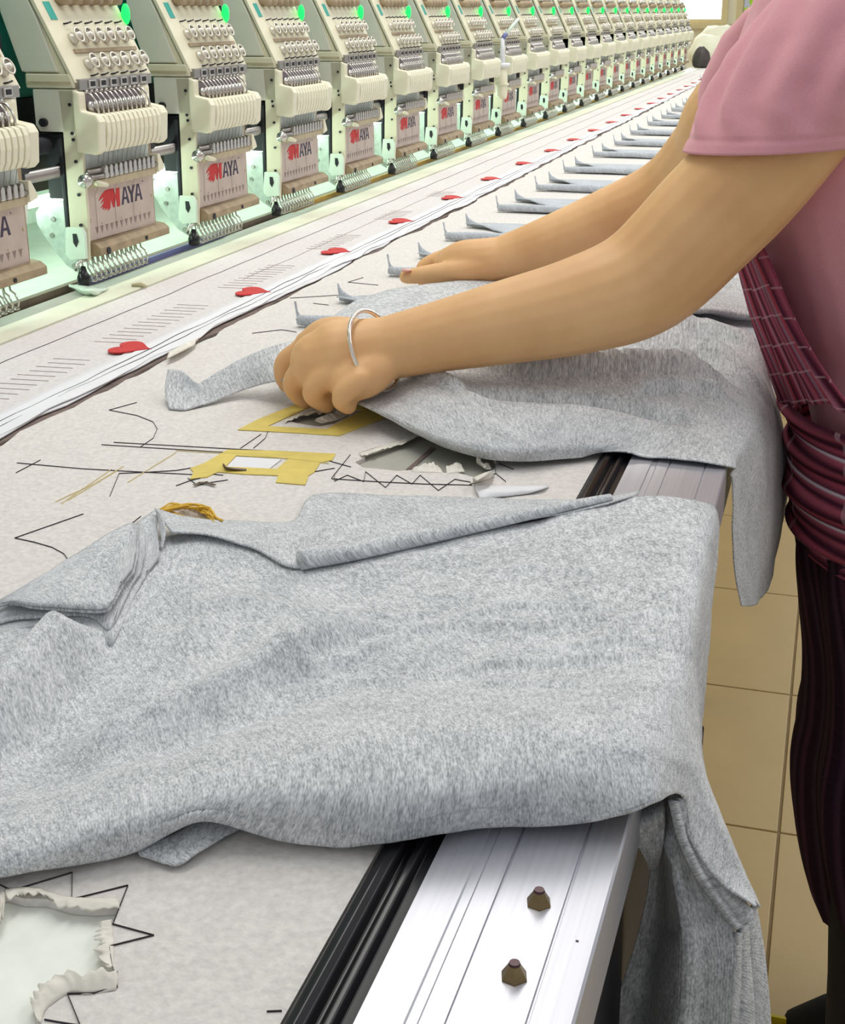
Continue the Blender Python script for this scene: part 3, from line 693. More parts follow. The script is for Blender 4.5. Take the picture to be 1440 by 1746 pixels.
for L in [[(173, 758), (366, 770), (500, 778)], [(194, 754), (373, 764), (520, 772)], [(29, 789), (140, 799), (249, 805), (331, 809)], [(27, 806), (69, 784)], [(187, 846), (203, 807), (249, 805), (300, 802), (330, 797)],
          [(233, 686), (186, 699), (233, 708), (261, 719), (268, 731), (261, 747), (239, 762)], [(142, 876), (25, 917), (58, 924), (89, 933), (109, 944), (120, 960)], [(120, 960), (171, 925), (206, 907), (240, 880)], [(112, 962), (160, 930), (200, 905)],
          [(457, 735), (452, 747), (432, 764)], [(445, 740), (410, 764)], [(597, 775), (565, 815)], [(565, 816), (640, 821), (720, 825), (805, 827)], [(619, 473), (593, 481), (644, 486)], [(494, 508), (530, 506), (577, 503)], [(534, 517), (560, 520)],
          [(570, 820), (592, 810), (620, 821), (623, 804), (657, 831), (676, 810), (702, 825), (716, 810), (747, 836), (775, 817), (802, 822)], [(570, 807), (570, 820)], [(825, 817), (845, 807), (862, 821)], [(843, 790), (845, 807), (800, 826)], [(850, 790), (875, 800)],
          [(300, 828), (322, 820), (352, 812)], [(320, 815), (335, 826), (388, 818)], [(340, 806), (380, 810)], [(562, 786), (598, 796)], [(525, 806), (570, 798)], [(455, 1724), (480, 1723)], [(430, 568), (480, 562), (505, 566)]]:
    line('stitched_line', L, .0003 if L[0][1] > 600 else .0006, 'stitch', bs)
for L in [[(95, 855), (160, 825), (210, 795)], [(117, 852), (200, 802)], [(218, 822), (299, 772)], [(105, 858), (190, 800)], [(300, 768), (420, 775), (560, 790)], [(330, 880), (380, 888), (470, 893)]]:
    line('yellow_stitched_line', L, .0007, 'stitchy', bs)
# heart sheet and white strip behind it
hs = tag(empty('heart_sheet', (0, 0, 0)), 'pale backing sheet along the heads with a row of red hearts', 'sheet')
MB().box(-.893, -.71, TY0, TY1, TZ - .0042, TZ - .0004).build('sheet', 'felt', hs)
hp = []
for i in range(36):
    t = 2 * math.pi * i / 36
    hp.append((-(13 * math.cos(t) - 5 * math.cos(2 * t) - 2 * math.cos(3 * t) - math.cos(4 * t)) / 32, 16 * math.sin(t) ** 3 / 32))
heart_me = MB().prism([(x * .050, y * .056) for x, y in hp], 'z', -.0008, .0006).mesh('heart', 'red')
for k in range(-2, 24):
    o = link('heart', heart_me, hs, (-.7405 + (.003 if k % 3 == 1 else 0), 1.332 + .3375 * k, TZ + .0026)); o.rotation_euler.z = .1 * math.sin(k * 2.3)
line('pencil_line', [Vector((-.845 + wob(y, 9, .003), y, TZ - .0002)) for y in ys[:420:2]], .0014, 'stitch', hs, raw=True)
line('pencil_line', [Vector((-.79 + wob(y, 12, .004), y, TZ - .0002)) for y in ys[100:420:3]], .0010, 'greyprint', hs, raw=True)
for k in range(0, 6):
    for i in range(15):
        y = 1.02 + .3375 * k + .018 * i; x = -.800 + .004 * math.sin(i * 3.1)
        if i < 15 - k * 2: line('tick', [Vector((x, y, TZ - .0002)), Vector((x + .042, y + .004, TZ - .0002))], .0007, 'greyprint', hs, raw=True)
ws = tag(empty('white_strip', (0, 0, 0)), 'layered white paper strip with a ragged torn edge between the two sheets', 'paper strip')
def strip(name, f0, f1, z0, z1, mat):
    mb = MB(); n = len(ys)
    for i in range(n):
        a, b = f0(ys[i]), f1(ys[i]); y = ys[i]; lift = .0022 * max(0, noise.noise(Vector((y * 7, z0 * 900, 3))))
        mb.v += [Vector((a, y, z0)), Vector((b, y, z0 + lift)), Vector((b, y, z1 + lift)), Vector((a, y, z1))]
    for i in range(n - 1):
        for k in range(4): mb.f.append([i * 4 + k, i * 4 + (k + 1) % 4, (i + 1) * 4 + (k + 1) % 4, (i + 1) * 4 + k])
    return mb.build(name, mat, ws)
strip('paper_layer', lambda y: -.736 + wob(y, 3, .002), lambda y: -.690 + wob(y, 1.3, .008) - .006 * max(0, y - 3), TZ + .0002, TZ + .0012, 'strip')
strip('paper_layer', lambda y: -.728 + wob(y, 4, .003), lambda y: -.694 + wob(y, 2.1, .010) - .006 * max(0, y - 3), TZ + .0014, TZ + .0024, 'white')
strip('torn_board_edge', lambda y: -.712, lambda y: -.684 + wob(y, 5.0, .010) - .006 * max(0, y - 3), TZ - .0036, TZ - .0012, 'gapbrown')
line('pencil_line', [Vector((-.716 + wob(y, 7, .004), y, TZ + .0028)) for y in ys[60:260]], .0007, 'stitch', ws, raw=True)
line('pencil_line', [Vector((-.707 + wob(y, 8, .004), y, TZ + .0028)) for y in ys[60:200]], .0006, 'stitch', ws, raw=True)
# curled end of the torn strip
cloth('torn_curl', [[PT(u, v, h) for u, v, h in r] for r in [[(285, 606, .001), (310, 594, .003), (338, 580, .004)], [(288, 600, .008), (312, 588, .009), (336, 577, .006)], [(284, 612, .007), (308, 600, .008), (332, 588, .005)]]], 12, 7, 'torn', ws, thick=.0008)
# tape frames
def tape(name, out, hole, label):
    r = tag(empty(name, (0, 0, 0)), label, 'tape')
    sheet('tape', pp2(out), [pp2(hole)], TZ + .0002, TZ + .0009, 'tape', r)
    return r
t1 = tape('tape_frame', [(388, 768), (470, 770), (572, 775), (566, 786), (546, 790), (536, 806), (526, 812), (520, 828), (470, 824), (474, 812), (420, 810), (372, 806), (352, 815), (324, 818), (330, 806), (324, 800), (350, 790)], [(403, 778), (492, 783), (472, 801), (384, 797)], 'yellow masking tape frame around a white paper window')
MB().add([PT(402, 779, .0002), PT(480, 783, .0002), PT(458, 800, .0002), PT(385, 797, .0002), PT(402, 779, .0008), PT(480, 783, .0008), PT(458, 800, .0008), PT(385, 797, .0008)], [(4, 5, 6, 7), (0, 1, 5, 4), (1, 2, 6, 5), (2, 3, 7, 6), (3, 0, 4, 7)]).build('paper_window', 'white', t1)
cloth('lifted_edge', [[PT(u, v, h) for u, v, h in r] for r in [[(380, 790, .0008), (384, 796, .0008), (420, 800, .0008)], [(383, 793, .005), (388, 798, .004), (420, 803, .001)]]], 10, 4, 'gapbrown', t1, thick=.0006)
tape('tape_frame', [(405, 734), (440, 716), (520, 684), (640, 690), (700, 700), (640, 720), (578, 744), (500, 739)], [(456, 728), (528, 695), (620, 700), (556, 733)], 'yellow masking tape frame in the shade under the lifted fabric')
# yellow thread bundle and small scraps
yb = MB(); rnd = random.Random(5)
loop = [(276, 868), (300, 862), (330, 863), (352, 870), (362, 880), (372, 890)]
for k in range(16):
    pts = []
    for (u, v) in loop: 
        q = PT(u + rnd.uniform(-8, 8), v + rnd.uniform(-5, 5), .004 + rnd.uniform(-.003, .004)); pts.append(q)
    yb.tube(spline(pts, 22), .0007, 5)
for k in range(5):
    pts = [PT(u + rnd.uniform(-5, 5), v + rnd.uniform(-2, 2), .002) for u, v in [(282, 868), (310, 882), (340, 890), (372, 893)]]
    yb.tube(spline(pts, 16), .0008, 5)
tag(yb.build('thread_bundle', 'ythread', None, True), 'tangled loop of golden yellow thread beside the near grey shirt', 'thread')
cloth_o = cloth('paper_scrap', [[PT(u, v, h) for u, v, h in r] for r in [[(808, 826, .001), (850, 828, .001), (936, 829, .001)], [(812, 838, .003), (850, 838, .004), (925, 834, .003)], [(818, 851, .001), (850, 848, .001), (900, 842, .001)]]], 18, 8, 'white', None, namp=.001, nscale=90, thick=.0006)
tag(cloth_o, 'small white torn paper scrap by the zigzag stitching', 'paper')
tag(cloth('paper_curl', [[PT(u, v, h) for u, v, h in r] for r in [[(806, 826, .0005), (830, 820, .0005), (842, 812, .0005)], [(806, 815, .009), (828, 806, .012), (838, 804, .008)], [(812, 820, .012), (826, 812, .013), (834, 808, .009)]]], 14, 8, 'torn', None, thick=.0006), 'curled bit of torn paper standing above the white scrap', 'paper')
tag(line('dark_shaving', [(332, 826), (340, 823), (352, 822), (365, 826)], .003, 'edgebrown', h=.002), 'short dark curved shaving below the taped window', 'scrap')
q = PT(238, 491)
tag(MB().tube([q + Vector((-.012, 0, .003)), q + Vector((0, .004, .004)), q + Vector((.012, -.003, .003))], [.002, .0035, .002], 6).build('brown_scrap', 'tan', None, True), 'small brown scrap on the cream table edge', 'scrap')
tag(cloth('plastic_film', [[PT(u, v, h) for u, v, h in r] for r in [[(105, 486, .006), (150, 488, .008), (185, 490, .004)], [(120, 492, .003), (150, 496, .010), (180, 494, .004)], [(135, 500, .001), (158, 504, .003), (172, 500, .001)]]], 16, 8, 'film', None, namp=.003, nscale=50, thick=.0005), 'crumpled clear plastic film on the table edge by the first whole head', 'plastic film')
# ================================================================== grey jersey shirt pieces
ZT = TZ + .0016
def onTable(q): return TZ + .0028 + .0048 * math.exp(-((q.x + .157) / .024) ** 4) if q.x < -.066 else -9
def G(rows):
    """rows of (u, v, h) on the table or (u, v, 'y', y) hanging free"""
    return [[(PY(c[0], c[1], c[3]) if len(c) == 4 else PT(c[0], c[1], c[2])) for c in r] for r in rows]
Yh = lambda y, *pts: [(u, v, 'y', y) for u, v in pts]
# ---- the near shirt, spread over table and rail
A = tag(empty('shirt_panel', (0, 0, 0)), 'large grey heather shirt piece spread in the foreground over the rail', 'fabric', 'cut grey shirt pieces on the table')
gridA = G([
    [(-120, 1110, .007), (60, 1060, .007), (190, 985, .004), (290, 915, .004), (420, 925, .007), (560, 925, .007), (760, 912, .007), (960, 880, .004), (1090, 848, .008), (1195, 856, .006)] + Yh(.985, (1224, 888), (1215, 1010), (1204, 1150), (1192, 1300)),
    [(-120, 1200, .007), (50, 1130, .004), (170, 1080, .006), (280, 1000, .006), (420, 995, .004), (560, 1000, .007), (760, 985, .007), (960, 955, .007), (1090, 935, .007), (1188, 945, .005)] + Yh(.90, (1212, 985), (1204, 1080), (1192, 1200), (1182, 1330)),
    [(-120, 1290, .007), (40, 1240, .007), (200, 1180, .007), (330, 1130, .007), (480, 1105, .007), (620, 1095, .007), (800, 1085, .007), (980, 1065, .007), (1090, 1055, .007), (1172, 1060, .005)] + Yh(.80, (1197, 1095), (1192, 1180), (1184, 1260), (1176, 1350)),
    [(-120, 1370, .007), (60, 1330, .007), (220, 1262, .007), (360, 1215, .004), (500, 1180, .005), (650, 1165, .007), (820, 1158, .010), (980, 1150, .012), (1080, 1145, .012), (1150, 1158, .010)] + Yh(.70, (1188, 1205), (1188, 1260), (1184, 1310), (1180, 1370)),
    [(-120, 1420, .010), (60, 1385, .014), (220, 1325, .018), (380, 1280, .024), (520, 1258, .030), (660, 1246, .033), (820, 1238, .036), (960, 1232, .037), (1050, 1234, .035), (1120, 1254, .028)] + Yh(.62, (1184, 1298), (1214, 1365), (1252, 1450), (1287, 1532)),
    [(-120, 1470, .012), (60, 1440, .017), (220, 1395, .022), (380, 1350, .027), (520, 1345, .030), (660, 1350, .030), (820, 1335, .031), (960, 1322, .032), (1050, 1306, .031), (1116, 1304, .026)] + Yh(.60, (1174, 1330), (1200, 1398), (1242, 1475), (1287, 1538)),
    [(-120, 1512, .007), (60, 1484, .007), (220, 1452, .006), (345, 1396, .016), (480, 1428, .008), (640, 1443, .005), (800, 1412, .008), (960, 1402, .010), (1060, 1384, .016), (1118, 1364, .018)] + Yh(.585, (1164, 1354), (1180, 1430), (1225, 1500), (1288, 1546)),
    [(-120, 1490, .0015), (60, 1470, .0015), (220, 1440, .002), (345, 1385, .008), (480, 1405, .0015), (640, 1415, .0015), (800, 1390, .002), (960, 1385, .007), (1055, 1368, .011), (1112, 1352, .012)] + Yh(.592, (1158, 1350), (1176, 1425), (1220, 1494), (1280, 1540)),
])
R = [ridge([(130, 1092), (50, 1190), (-70, 1320)], .026, .017), ridge([(215, 1085), (130, 1210), (20, 1340)], -.006, .012),
     ridge([(640, 1080), (560, 1108), (490, 1138), (400, 1185), (300, 1240), (200, 1296), (110, 1345)], .015, .014), ridge([(600, 1165), (520, 1195), (430, 1245), (320, 1290), (230, 1330)], -.009, .013), ridge([(420, 1010), (360, 1070), (300, 1130)], .003, .008),
     ridge([(500, 1160), (600, 1140), (700, 1100), (780, 1085), (900, 1090), (1100, 1060)], 0.0038, 0.0052), ridge([(560, 1100), (700, 1095), (860, 1050), (960, 1055), (1080, 1050)], 0.0034, 0.0046),
     ridge([(690, 1190), (720, 1140), (735, 1110)], 0.0041, 0.0046), ridge([(840, 1150), (870, 1110), (880, 1085)], 0.0036, 0.0046), ridge([(730, 1175), (850, 1160), (1000, 1155), (1100, 1140)], 0.0041, 0.0046),
     ridge([(480, 1130), (540, 1160), (620, 1180), (720, 1200)], 0.0036, 0.0046), ridge([(1020, 1120), (1060, 1080), (1130, 1060), (1180, 1055)], 0.0036, 0.0046), ridge([(800, 1200), (900, 1215), (1000, 1222)], 0.0036, 0.0046),
     ridge([(820, 1000), (900, 985), (1000, 990)], 0.0024, 0.0057), ridge([(300, 1060), (420, 1040), (560, 1060)], 0.0024, 0.0069), ridge([(900, 1130), (1010, 1120), (1120, 1110)], 0.0029, 0.0046), ridge([(560, 1060), (660, 1075), (760, 1065)], 0.0024, 0.0046)]
mainA = cloth('body_panel', gridA, 260, 230, 'heather', A, R, namp=.0011, nscale=26, rot=.12, zmin=onTable)
# back flap folded over, with its rolled hem
flapg = G([
    [(264, 868, .016), (330, 884, .008), (420, 889, .004), (500, 888, .004), (538, 844, .005), (680, 846, .004), (840, 850, .004), (1000, 853, .005), (1090, 838, .010)],
    [(278, 888, .016), (340, 897, .010), (430, 905, .007), (520, 905, .006), (590, 885, .005), (720, 880, .005), (860, 872, .005), (1000, 862, .007), (1085, 843, .010)],
    [(292, 908, .014), (350, 912, .012), (430, 934, .010), (508, 968, .009), (620, 940, .008), (740, 918, .008), (880, 890, .008), (1000, 868, .009), (1070, 848, .010)]])
cloth('folded_back_flap', flapg, 90, 24, 'heather', A, namp=.0006, nscale=40, rot=.05, zmin=lambda q: ZT + .002)
# upright edge of the neckline at the peak
cloth('neck_edge', G([[(264, 866, .018), (276, 880, .018), (282, 905, .014), (276, 935, .008)], [(270, 880, .012), (272, 900, .012), (276, 920, .010), (272, 936, .006)]]), 24, 8, 'heather', A, zmin=lambda q: ZT)
# rolled hem: a thin roll lying on the panel
rp = [PT(u, v, h) for u, v, h in [(511, 956, .014), (600, 941, .0135), (720, 916, .013), (840, 890, .0125), (950, 866, .012), (1040, 848, .011)]]
rs = spline(rp, 40); roll = MB()
n = 12; rings = []
for i, p_ in enumerate(rs):
    t = (rs[min(i + 1, 39)] - rs[max(i - 1, 0)]).normalized(); a = Vector((0, 0, 1)); b = t.cross(a).normalized()
    rr = .0082 * (1 - .55 * (i / 39) ** 1.5); rings.append([p_ + (a * math.sin(2 * math.pi * k / n) * rr * .75 + b * math.cos(2 * math.pi * k / n) * rr) for k in range(n)])
roll.rings(rings)
def jersey(mb, name, par, scale=1.0, mat='heather'):
    me = mb.mesh(name, mat, True); uvl = me.uv_layers.new(name='UVMap')
    for lp in me.loops:
        v = me.vertices[lp.vertex_index].co; uvl.data[lp.index].uv = (v.x * scale + v.z * .6, v.y * scale + v.z * .5)
    return link(name, me, par)
jersey(roll, 'rolled_hem', A)
# sleeve: stacked cut layers at the left
def layer(edge_pts, inner, name, nu=40):
    cloth(name, G([inner, edge_pts]), nu, 10, 'heather', A, namp=.0003, nscale=60, thick=.0018, rot=.7)
def poly_layer(name, far, near, n=36, m=16, mat='heather', amp=.0005):
    F_, N_ = spline([PT(*q) for q in far], n), spline([PT(*q) for q in near], n)
    grid = [[F_[i].lerp(N_[i], j / (m - 1)) for i in range(n)] for j in range(m)]
    return cloth(name, [[g for g in row] for row in grid], n, m, mat, A, namp=amp, nscale=50, thick=.0018, rot=.7)
poly_layer('sleeve_layer', [(-120, 1100, .008), (0, 1040, .010), (130, 970, .010), (262, 872, .012), (268, 900, .010), (272, 950, .009)], [(-120, 1130, .004), (0, 1084, .006), (70, 1066, .008), (160, 1066, .008), (192, 1096, .006), (232, 1000, .007)])
poly_layer('sleeve_layer', [(-120, 1080, .013), (0, 1030, .014), (120, 962, .014), (232, 896, .015), (247, 930, .013), (240, 975, .012)], [(-120, 1120, .008), (0, 1062, .010), (60, 1052, .011), (150, 1050, .011), (186, 1072, .009), (208, 1020, .011)])
poly_layer('sleeve_layer', [(-120, 1070, .017), (0, 1026, .018), (110, 962, .018), (222, 897, .018), (236, 930, .017), (229, 975, .016)], [(-120, 1098, .015), (0, 1034, .016), (60, 1036, .016), (130, 1042, .016), (184, 1040, .015), (198, 1012, .015)])
poly_layer('sleeve_layer', [(-120, 1066, .021), (0, 1022, .022), (110, 958, .022), (222, 893, .022), (232, 930, .020), (225, 970, .020)], [(-120, 1080, .019), (0, 1029, .020), (60, 1031, .020), (130, 1036, .020), (182, 1034, .019), (194, 1006, .019)])
# second layer peeking out below the big front fold
cloth('under_hem', G([[(230, 1440, .004), (290, 1425, .004), (350, 1395, .006), (420, 1400, .004)], [(238, 1458, .003), (285, 1462, .004), (330, 1440, .006), (410, 1410, .003)], [(245, 1455, .002), (297, 1476, .003), (340, 1452, .005), (405, 1414, .002)]]), 40, 14, 'heather', A, zmin=lambda q: ZT)
# hanging inner panel and hem layers at the right
cloth('hanging_panel', G([Yh(.64, (1060, 1340), (1100, 1335)) + Yh(.625, (1135, 1325), (1160, 1330), (1190, 1400)), Yh(.625, (1092, 1440), (1116, 1440)) + Yh(.60, (1140, 1440), (1170, 1440), (1212, 1490)), Yh(.63, (1108, 1480), (1124, 1485)) + Yh(.595, (1146, 1490), (1180, 1500), (1240, 1545)),
    Yh(.63, (1085, 1600), (1118, 1600)) + Yh(.585, (1160, 1600), (1200, 1610), (1255, 1610)), Yh(.63, (1045, 1720), (1090, 1720)) + Yh(.58, (1150, 1720), (1200, 1720), (1250, 1720)), Yh(.63, (1005, 1860), (1060, 1860)) + Yh(.575, (1130, 1860), (1190, 1860), (1245, 1860))]), 60, 60, 'heather', A, namp=.002, nscale=18)
cloth('inner_fold', G([Yh(.64, (1040, 1350), (1085, 1345), (1131, 1330)), Yh(.60, (1060, 1402), (1095, 1395), (1133, 1375)), Yh(.60, (1078, 1428), (1100, 1425), (1133, 1410)), Yh(.605, (1095, 1455), (1112, 1458), (1128, 1450)), Yh(.615, (1108, 1484), (1114, 1484), (1118, 1480))]), 24, 24, 'heather', A)
def hem(name, left, right, yl, yr):
    cloth(name, [spline([PY(u, v, yl) for u, v in left], 12), spline([PY((u + u2) / 2, (v + v2) / 2, (yl + yr) / 2 - .004) for (u, v), (u2, v2) in zip(left, right)], 12), spline([PY(u, v, yr) for u, v in right], 12)], 40, 12, 'heather', A, thick=.0016)
hem('hem_layer', [(1150, 1360), (1164, 1425), (1196, 1490), (1262, 1582)], [(1172, 1362), (1192, 1420), (1232, 1490), (1284, 1556)], .588, .594)
hem('hem_layer', [(1140, 1364), (1156, 1430), (1188, 1498), (1252, 1586)], [(1160, 1366), (1176, 1428), (1208, 1490), (1268, 1580)], .583, .590)
hem('hem_layer', [(1262, 1560), (1268, 1620), (1262, 1680), (1258, 1860)], [(1287, 1540), (1302, 1630), (1312, 1740), (1318, 1860)], .60, .612)
hem('hem_layer', [(1256, 1584), (1256, 1640), (1248, 1700), (1238, 1860)], [(1274, 1576), (1278, 1640), (1284, 1720), (1286, 1860)], .592, .598)
hem('hem_layer', [(1250, 1590), (1246, 1640), (1234, 1700), (1215, 1860)], [(1264, 1590), (1264, 1650), (1262, 1720), (1256, 1860)], .586, .592)
# ---- the shirt being laid down by the worker
B = tag(empty('shirt_panel', (0, 0, 0)), "grey heather shirt piece lifted in the worker's hands and hanging over the rail", 'fabric', 'cut grey shirt pieces on the table')
gridB = G([
    [(560, 545, .020), (620, 508, .024), (760, 480, .026), (900, 478, .018), (1050, 520, .010), (1180, 545, .012), (1262, 575, .010)] + Yh(1.47, (1310, 650), (1345, 780), (1338, 870), (1322, 930)),
    [(490, 598, .022), (600, 560, .026), (760, 545, .034), (900, 550, .026), (1050, 565, .018), (1180, 590, .016), (1275, 630, .012)] + Yh(1.37, (1318, 700), (1330, 800), (1326, 900), (1316, 980)),
    [(530, 640, .026), (620, 640, .026), (720, 625, .036), (860, 625, .034), (1000, 620, .030), (1150, 640, .026), (1268, 680, .014)] + Yh(1.27, (1306, 740), (1312, 850), (1308, 950), (1300, 1016)),
    [(580, 668, .024), (650, 676, .024), (730, 680, .034), (860, 700, .034), (1000, 690, .032), (1140, 700, .022), (1250, 730, .010)] + Yh(1.18, (1282, 770), (1285, 880), (1286, 980), (1284, 1032)),
    [(610, 685, .022), (670, 708, .022), (745, 740, .022), (870, 762, .020), (980, 752, .018), (1100, 756, .010), (1234, 772, .006)] + Yh(1.13, (1258, 800), (1262, 900), (1266, 990), (1270, 1034)),
    [(620, 690, .020), (676, 720, .016), (760, 763, .010), (868, 786, .007), (970, 782, .005), (1060, 777, .004), (1236, 796, .004)] + Yh(1.105, (1246, 815), (1250, 910), (1256, 990), (1264, 1033))])
RB = [ridge([(690, 640), (800, 682), (900, 702), (1020, 694), (1150, 684), (1240, 690)], 0.0270, 0.0110), ridge([(760, 735), (900, 738), (1050, 740), (1200, 748)], -0.0169, 0.0120), ridge([(960, 605), (1060, 612), (1180, 640), (1290, 676)], 0.0237, 0.0090), ridge([(880, 648), (1040, 648), (1180, 668), (1260, 690)], -0.0169, 0.0080),
      ridge([(1080, 570), (1200, 590), (1300, 630)], 0.0203, 0.0080), ridge([(1060, 590), (1180, 612), (1290, 655)], -0.0135, 0.0070), ridge([(1060, 722), (1160, 708), (1240, 715)], 0.0152, 0.0080), ridge([(700, 700), (760, 720), (820, 750)], 0.0101, 0.0080), ridge([(940, 560), (1020, 565), (1120, 560)], 0.0135, 0.0090)]
cloth('body_panel', gridB, 130, 100, 'heather', B, RB, namp=.002, nscale=14, rot=.2, zmin=onTable)
cloth('lifted_corner', G([
    [(286, 630, .024), (312, 634, .022), (334, 652, .016), (346, 650, .017), (400, 618, .030), (455, 594, .042), (500, 582, .044)],
    [(281, 664, .012), (310, 668, .008), (340, 674, .007), (356, 668, .010), (408, 642, .020), (460, 622, .034), (506, 612, .040)],
    [(288, 698, .001), (312, 700, .001), (334, 694, .002), (362, 686, .003), (418, 664, .010), (470, 650, .024), (520, 645, .034)]]), 60, 20, 'heather', B, zmin=lambda q: ZT)
# ---- the row of pieces laid out beyond, one per head
def piece_mesh():
    # local x from the left tip (0) to the rail edge and over it, y away from the camera
    nx, ny = 40, 14; mb = MB(); EX = .545
    for j in range(ny):
        for i in range(nx):
            s = i / (nx - 1); t = j / (ny - 1)
            # left boundary: shoulder tip, concave neckline, second tip
            lb = .082 * math.sin(math.pi * min(1, max(0, (t - .05) / .72))) ** .8 if t < .77 else -.0 + .02 * (t - .77) / .23
            x = lb + (EX + .14 - lb) * s
            y = .008 + t * (.185 + .03 * math.sin(s * 2.5))
            z = .0022 + .0015 * math.sin(9 * s + 3 * t) * s + .004 * math.exp(-((s - .55) / .12) ** 2) * math.exp(-((t - .5) / .2) ** 2)
            if s < .12 and (t < .12 or .68 < t < .86): z += .006 * (1 - s / .12) ** 2.2 * (1 if t < .12 else .9)
            if x > EX:
                d = x - EX; z = z - d * 1.0 if d > .01 else z - d * .3; x = EX + .012 * min(1, d / .012) + .004 * math.sin(t * 9)
            z += .006 * math.exp(-((x - .452) / .022) ** 2)
            mb.v.append(Vector((x, y, z)))
    for j in range(ny - 1):
        for i in range(nx - 1): mb.f.append([j * nx + i, j * nx + i + 1, (j + 1) * nx + i + 1, (j + 1) * nx + i])
    return mb
def bar_mesh(seed):
    mb = MB(); rr = random.Random(seed); rings = []; n = 10
    for i in range(34):
        s = i / 33; x = .004 + s * .545; r = .0086 * (.75 + .25 * min(1, s * 8)) * (1 + .08 * math.sin(s * 20 + seed))
        y = .004 + .004 * math.sin(s * 5 + seed); z = .0075 + .001 * math.sin(s * 11) + .004 * math.exp(-((x - .452) / .022) ** 2)
        rings.append([Vector((x, y + r * math.cos(2 * math.pi * k / n), z + r * .85 * math.sin(2 * math.pi * k / n))) for k in range(n)])
    mb.rings(rings)
    last = [Vector((.549 + .008, v.y, v.z)) for v in rings[-1]]
    return mb
def hook_mesh():
    mb = MB(); n = 14
    for i in range(n):
        t = i / (n - 1); a = t * 1.5
        x = .050 * t ** 1.2 - .006 * math.sin(math.pi * t); y = .162 - .018 * t; zt = .019 * (1 - t) ** 1.5 + .003
        mb.v += [Vector((x, y, .001)), Vector((x - .004 * (1 - t), y + .004, zt)), Vector((x + .002, y + .002, .001)), Vector((x - .002 * (1 - t), y + .006, zt))]
    for i in range(n - 1):
        for a, b in ((0, 1), (1, 3), (3, 2), (2, 0)): mb.f.append([i * 4 + a, i * 4 + b, (i + 1) * 4 + b, (i + 1) * 4 + a])
    return mb
def tomesh(mb, name):
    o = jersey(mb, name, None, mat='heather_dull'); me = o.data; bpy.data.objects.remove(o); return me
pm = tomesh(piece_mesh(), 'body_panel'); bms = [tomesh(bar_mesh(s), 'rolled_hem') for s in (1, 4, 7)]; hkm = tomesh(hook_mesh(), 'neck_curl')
def shoulder_curl():
    mb = MB(); n = 10
    for i in range(n):
        t = i / (n - 1); x = .002 + .012 * t - .004 * math.sin(math.pi * t); y = .012 - .006 * t; zt = .020 * (1 - t) ** 1.4 + .008
        mb.v += [Vector((x, y, .001)), Vector((x - .006 * (1 - t), y + .003, zt)), Vector((x + .002, y + .002, .001)), Vector((x - .004 * (1 - t), y + .005, zt))]
    for i in range(n - 1):
        for a, b in ((0, 1), (1, 3), (3, 2), (2, 0)): mb.f.append([i * 4 + a, i * 4 + b, (i + 1) * 4 + b, (i + 1) * 4 + a])
    return mb
scm = tomesh(shoulder_curl(), 'shoulder_curl')
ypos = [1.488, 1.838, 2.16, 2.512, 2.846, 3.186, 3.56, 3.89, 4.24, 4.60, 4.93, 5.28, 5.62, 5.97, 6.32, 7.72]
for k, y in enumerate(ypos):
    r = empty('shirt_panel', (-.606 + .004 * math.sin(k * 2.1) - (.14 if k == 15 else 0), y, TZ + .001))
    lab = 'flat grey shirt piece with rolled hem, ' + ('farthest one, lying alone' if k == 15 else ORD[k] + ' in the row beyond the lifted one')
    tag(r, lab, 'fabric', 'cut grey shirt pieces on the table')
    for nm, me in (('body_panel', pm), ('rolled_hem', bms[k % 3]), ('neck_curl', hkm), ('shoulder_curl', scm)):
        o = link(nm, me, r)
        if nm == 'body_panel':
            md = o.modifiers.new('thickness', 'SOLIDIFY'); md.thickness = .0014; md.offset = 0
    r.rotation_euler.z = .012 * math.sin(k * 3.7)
# rumpled piece showing behind the lifted one, by the apron
first_piece = [o for o in bpy.data.objects if o.name.startswith('shirt_panel') and o.get('label', '').find('first in the row') >= 0][0]
ru = cloth('rumpled_end', G([[(1120, 465, .006), (1190, 440, .016), (1240, 425, .020), (1290, 430, .020)], [(1112, 490, .004), (1185, 470, .024), (1245, 455, .028), (1300, 470, .022)], [(1108, 512, .010), (1180, 500, .018), (1240, 496, .016), (1305, 506, .016)], [(1104, 535, .016), (1180, 524, .030), (1240, 526, .026), (1310, 540, .018)], [(1100, 548, .004), (1180, 537, .012), (1240, 544, .008), (1310, 556, .006)]]), 48, 44, 'heather', first_piece, namp=.003, nscale=22)
ru.location = -first_piece.location
